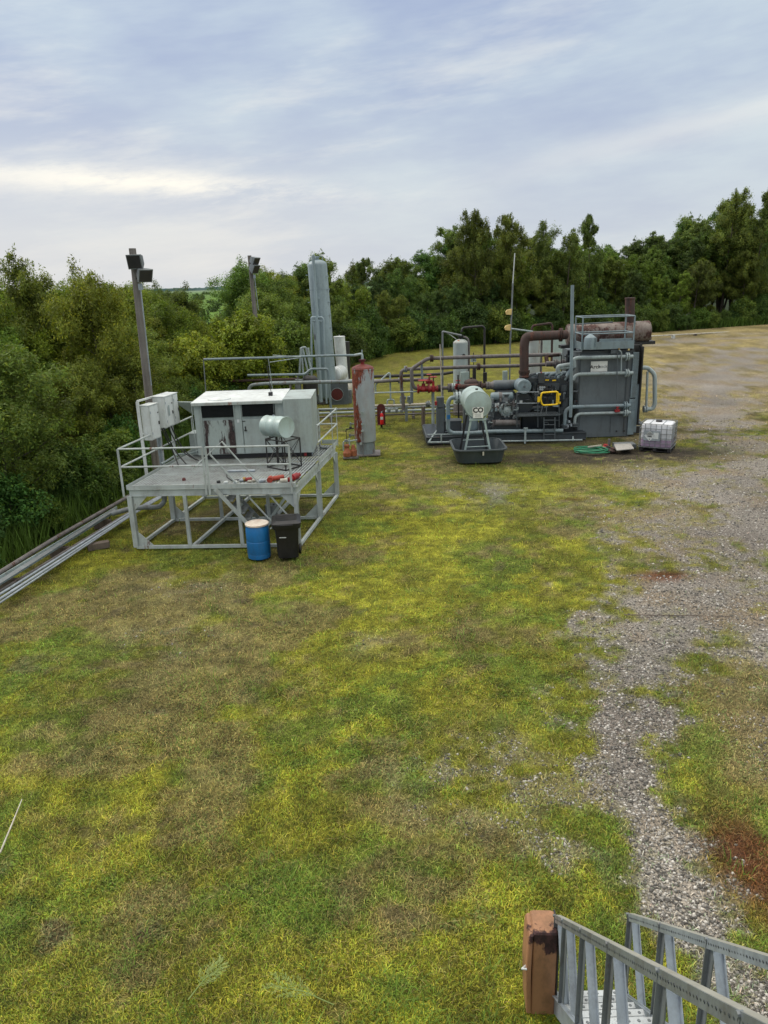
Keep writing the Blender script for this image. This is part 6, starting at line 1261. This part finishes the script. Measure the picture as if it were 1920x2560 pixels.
# right hand tree line
line = [(-8.5, 55), (-6, 60), (-3, 66), (0, 73), (4, 78), (9, 82), (14, 84), (19, 86), (24, 88), (29, 90), (34, 92), (39, 94), (44, 97), (49, 99), (54, 102), (59, 104), (65, 107)]
def hgt(px):
    return float(np.interp(px, [640, 720, 800, 860, 930, 1000, 1060, 1100, 1180, 1270, 1300, 1360, 1400, 1470, 1550, 1640, 1680, 1740, 1800, 1920], [8.8, 9.4, 11.2, 10.8, 10.2, 11.0, 10.3, 13.6, 14.2, 14.6, 12.2, 14.0, 13.4, 12.6, 14.2, 12.6, 13.0, 17.0, 17.6, 17.2]))
for row in range(4):
    t = row*.3
    while t < len(line)-1.01:
        i = int(t); f = t-i; x = line[i][0]*(1-f)+line[i+1][0]*f; y = line[i][1]*(1-f)+line[i+1][1]*f
        x += -row*1.4+rs.uniform(-.8, .8); y += row*3.4+rs.uniform(-1, 1)+1.0; px, py = inview(x, y, 8)
        h = hgt(px)*.88*rs.uniform(.84, 1.06)*((.60, .86, 1.0, .97)[row])
        if -100 < px < 2050:
            zone = 'behind the tanks' if px < 1250 else ('behind the compressor' if px < 1650 else 'at the far right')
            kind = ('low shaggy tree at the front of the tree line ', 'dark green tree in the tree line ', 'tall dark green tree in the tree line ', 'tall tree at the back of the tree line ')[row]
            put(rs.choice(tall), 'broadleaf_tree', kind+zone, x, y, h, 12.0, rs.uniform(.95, 1.25), 'trees of the line '+zone, rs.choice(((1, 1, 1), (1.2, 1.1, .9), (.75, .85, .95), (1.3, 1.28, .8), (.85, 1.05, .95))))
        t += .62+rs.uniform(-.12, .2)
    # one loop per row keeps gaps where the sky shows through
for x, y, h, sx, lb in ((10.8, 84, 13.6, .7, 'tallest thin tree above the red valves against the sky'), (15.2, 85, 13.2, .75, 'tall narrow tree behind the antenna mast'), (24.5, 88, 13.2, .65, 'narrow pointed tree above the cooler standpipe'), (45, 100, 16.4, .75, 'loose topped tree at the left of the far right group'), (48.5, 100, 17.0, .7, 'slim high tree in the far right group'), (53, 101, 17.3, .9, 'broad high tree filling the right edge'), (21, 87, 12.6, .85, 'bushy tree right of the antenna mast')):
    put(rs.choice(tall), 'broadleaf_tree', lb, x, y, h, 12.0, sx, None, (1.05, 1.05, 1))
# understorey
for i in range(84):
    t = i/84*(len(line)-1.02); j = int(t); f = t-j; x = line[j][0]*(1-f)+line[j+1][0]*f+rs.uniform(-1, 1); y = line[j][1]*(1-f)+line[j+1][1]*f-1.6+rs.uniform(-1.2, .8); px, _ = inview(x, y, 2)
    if px > 2000: continue
    put(rs.choice(bush), 'undergrowth_shrub', 'low dark shrub at the foot of the far tree line', x, y, rs.uniform(1.6, 4.4)*(1 if x < 28 else .75), 2.6, rs.uniform(.8, 1.2), 'shrubs at the foot of the tree line', rs.choice(((.8, .9, .9), (1, 1, 1), (1.2, 1.2, 1), (.65, .8, .9))), 'shrub')
for i in range(75):
    y = 12.0+i*.62; x = float(edge_x(np.array([y]))[0])-.7+rs.uniform(-.7, .35); px, _ = inview(x, y, 1)
    if px < -120: continue
    put(rs.choice(bush), 'undergrowth_shrub', 'low weedy shrub at the foot of the left thicket', x, y, rs.uniform(.7, 2.1), 2.6, rs.uniform(.8, 1.3), 'shrubs along the pipe run', rs.choice(((.75, .95, .9), (1, 1.1, .9), (1.2, 1.3, 1), (.6, .85, .8))), 'shrub')
# reedy verge under the thicket
def reeds(n):
    y = 11+rng.random(n)**1.2*90; x = edge_x(y)-.9+rng.normal(size=n)*.55; m_ = n; h = (.25+.65*rng.random(n))*(1+.004*y); w = .012*(1+.035*y)*(.6+.8*rng.random(n)); th = rng.random(n)*6.28; ln = .35*h
    A_ = np.stack([x-np.cos(th)*w, y-np.sin(th)*w, 0*x-.03], 1); B_ = np.stack([x+np.cos(th)*w, y+np.sin(th)*w, 0*x-.03], 1); a2 = rng.random(n)*6.28; T = np.stack([x+np.cos(a2)*ln, y+np.sin(a2)*ln, h], 1)
    V = np.stack([A_, B_, T], 1).reshape(-1, 3); mm = bpy.data.meshes.new('reeds'); mm.vertices.add(len(V)); mm.vertices.foreach_set('co', V.ravel()); fill(mm, np.arange(len(V)), 3, n)
    vcol(mm, 'tint', np.clip(np.repeat(np.array([[.075, .135, .022]])*(.5+1.1*rng.random((n, 1))), 3, 0), 0, .9)); mm.materials.append(blade_mat); o = bpy.data.objects.new('long_grass', mm); COL.objects.link(o); o['kind'] = 'stuff'; o['label'] = 'long rough grass along the edge of the trees'; o['category'] = 'grass'
reeds(60000)
# far marsh scrub and the woods on the horizon
cl = []
for i in range(420):
    y = 75+(rs.random()**1.6)*900; x = -y*rs.uniform(-.02, .42)-18; s = rs.uniform(.5, 1.5)*(1+y*.0012); cl.append((x, y, s*.4, s, .6))
V, Cc = leaves(np.array(cl), 60000, .35, .7, (.05, .10, .025), seed=2); o = bpy.data.objects.new('marsh_scrub', leaf_mesh('marsh_scrub', V, Cc)); COL.objects.link(o); o['kind'] = 'stuff'; o['label'] = 'scattered scrub on the bright green marsh'; o['category'] = 'scrub'
xs2 = np.linspace(-2600, 1500, 900); hh = 7+9*fbm(xs2, xs2*0, .02, 4, 4)+2.5*rng.random(len(xs2)); V = []; F_ = []
for i, x in enumerate(xs2): V += [(x, 3300+60*math.sin(i*.1), -1), (x, 3300+60*math.sin(i*.1), float(hh[i])), (x, 3360, float(hh[i])*.9)]
for i in range(len(xs2)-1): a = i*3; F_ += [(a, a+3, a+4, a+1), (a+1, a+4, a+5, a+2)]
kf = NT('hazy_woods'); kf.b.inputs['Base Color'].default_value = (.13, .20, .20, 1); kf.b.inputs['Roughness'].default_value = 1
o = mesh_obj('far_woods', V, F_, kf.mat); o['kind'] = 'stuff'; o['label'] = 'hazy strip of woods on the horizon'; o['category'] = 'woods'

# ================================================================== sky and sun
SUN_EL, SUN_AZ = R(38), R(-62)          # azimuth from +Y towards +X
w = bpy.data.worlds.new('World'); scn.world = w; w.use_nodes = True; nt = w.node_tree; nt.nodes.clear()
class WN(NT):
    def __init__(s): s.t = nt
k = WN(); out = k.n('ShaderNodeOutputWorld'); sky = k.n('ShaderNodeTexSky', sky_type='NISHITA'); sky.sun_disc = False; sky.sun_elevation = SUN_EL; sky.sun_rotation = SUN_AZ; sky.air_density = 1.2; sky.dust_density = 2.5
tc_ = k.n('ShaderNodeTexCoord').outputs['Generated']; sp = k.n('ShaderNodeSeparateXYZ'); k.l(tc_, sp.inputs[0]); sx_, sy_, sz_ = sp.outputs
zc = k.math('ADD', k.math('MAXIMUM', sz_, 0.0), .16); u_ = k.math('DIVIDE', sx_, zc); v_ = k.math('DIVIDE', sy_, zc)
cb = k.n('ShaderNodeCombineXYZ'); k.l(u_, cb.inputs[0]); k.l(v_, cb.inputs[1]); uv = cb.outputs[0]
az = k.math('ARCTAN2', sx_, sy_); el = k.math('ARCSINE', sz_)
cb2 = k.n('ShaderNodeCombineXYZ'); k.l(az, cb2.inputs[0]); k.l(k.math('SUBTRACT', el, k.math('MULTIPLY', az, .10)), cb2.inputs[1]); ae = cb2.outputs[0]
soft = k.noise(.9, 5, .55, (1, 1, 1), (2.3, 1.7, .4), uv); band = k.noise(2.2, 6, .62, (1.0, 5.2, 1), (4.1, .6, 2), ae); wisp = k.noise(3.0, 7, .68, (.8, 3.2, 1), (1, 9, 3), ae)
fine = k.noise(7.5, 6, .7, (.7, 3.0, 1), (6, 2, 3), ae)
blue = (.350, .425, .615); pale = (.60, .70, .755); warm = (.80, .79, .765)
c1 = k.mix(k.ramp(k.math('ADD', k.math('MULTIPLY', soft, .6), k.math('ADD', k.math('MULTIPLY', az, .16), k.math('MULTIPLY', band, .4))), .40, .66), blue, pale)
lowf = k.ramp(el, .36, .02)
c2 = k.mix(k.math('MULTIPLY', lowf, .55), c1, (.53, .60, .68))
bm = k.math('MULTIPLY', k.ramp(k.math('ADD', k.math('MULTIPLY', band, .75), k.math('MULTIPLY', wisp, .25)), .50, .66), k.ramp(el, .42, .12))
c3 = k.mix(k.math('MULTIPLY', bm, .62), c2, warm)
def gauss(v, c, s): d = k.math('DIVIDE', k.math('SUBTRACT', v, c), s); return k.math('POWER', 2.718, k.math('MULTIPLY', k.math('MULTIPLY', d, d), -1.0))
elw = k.math('ADD', el, k.math('MULTIPLY', k.math('SUBTRACT', wisp, .5), .05))
streak = k.math('MULTIPLY', gauss(k.math('ADD', elw, k.math('MULTIPLY', az, .06)), .103, .017), gauss(az, -.28, .24)); streak = k.math('MULTIPLY', streak, k.ramp(fine, .30, .62))
c4 = k.mix(k.math('MULTIPLY', streak, 1.1, True), c3, (1.05, 1.0, .88))
st2 = k.math('MULTIPLY', gauss(k.math('SUBTRACT', elw, k.math('MULTIPLY', az, .16)), .098, .016), k.ramp(az, .0, .4)); c5 = k.mix(k.math('MULTIPLY', st2, .42, True), c4, (.84, .83, .80))
st3 = k.math('MULTIPLY', gauss(elw, .035, .03), k.ramp(wisp, .42, .62)); c5 = k.mix(k.math('MULTIPLY', st3, .45, True), c5, (.44, .52, .64))
dk = k.math('MULTIPLY', k.ramp(fine, .58, .72), k.ramp(el, .26, .06)); c6 = k.mix(k.math('MULTIPLY', dk, .30), c5, (.42, .49, .60))
b1 = k.n('ShaderNodeBackground'); b1.inputs[1].default_value = .10; k.l(sky.outputs[0], b1.inputs[0])
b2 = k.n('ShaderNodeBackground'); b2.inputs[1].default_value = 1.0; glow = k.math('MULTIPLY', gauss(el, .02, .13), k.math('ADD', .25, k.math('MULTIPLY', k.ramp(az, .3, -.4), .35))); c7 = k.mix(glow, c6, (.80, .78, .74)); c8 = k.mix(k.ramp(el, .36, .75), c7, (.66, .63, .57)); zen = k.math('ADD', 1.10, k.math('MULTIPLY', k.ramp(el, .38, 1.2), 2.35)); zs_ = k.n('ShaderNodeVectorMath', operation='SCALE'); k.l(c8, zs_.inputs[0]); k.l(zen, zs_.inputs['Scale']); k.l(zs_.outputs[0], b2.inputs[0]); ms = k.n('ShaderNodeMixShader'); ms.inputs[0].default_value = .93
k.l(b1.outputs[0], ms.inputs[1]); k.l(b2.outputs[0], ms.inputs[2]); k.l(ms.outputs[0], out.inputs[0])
sd_ = bpy.data.lights.new('sun', 'SUN'); so = bpy.data.objects.new('sun', sd_); COL.objects.link(so); sd_.energy = 1.5; sd_.angle = R(14); sd_.color = (1, .95, .86)
dirv = Vector((math.sin(SUN_AZ)*math.cos(SUN_EL), math.cos(SUN_AZ)*math.cos(SUN_EL), math.sin(SUN_EL))); so.rotation_euler = dirv.to_track_quat('Z', 'Y').to_euler()
scn.view_settings.view_transform = 'Standard'; scn.view_settings.look = 'None'; scn.view_settings.exposure = 0
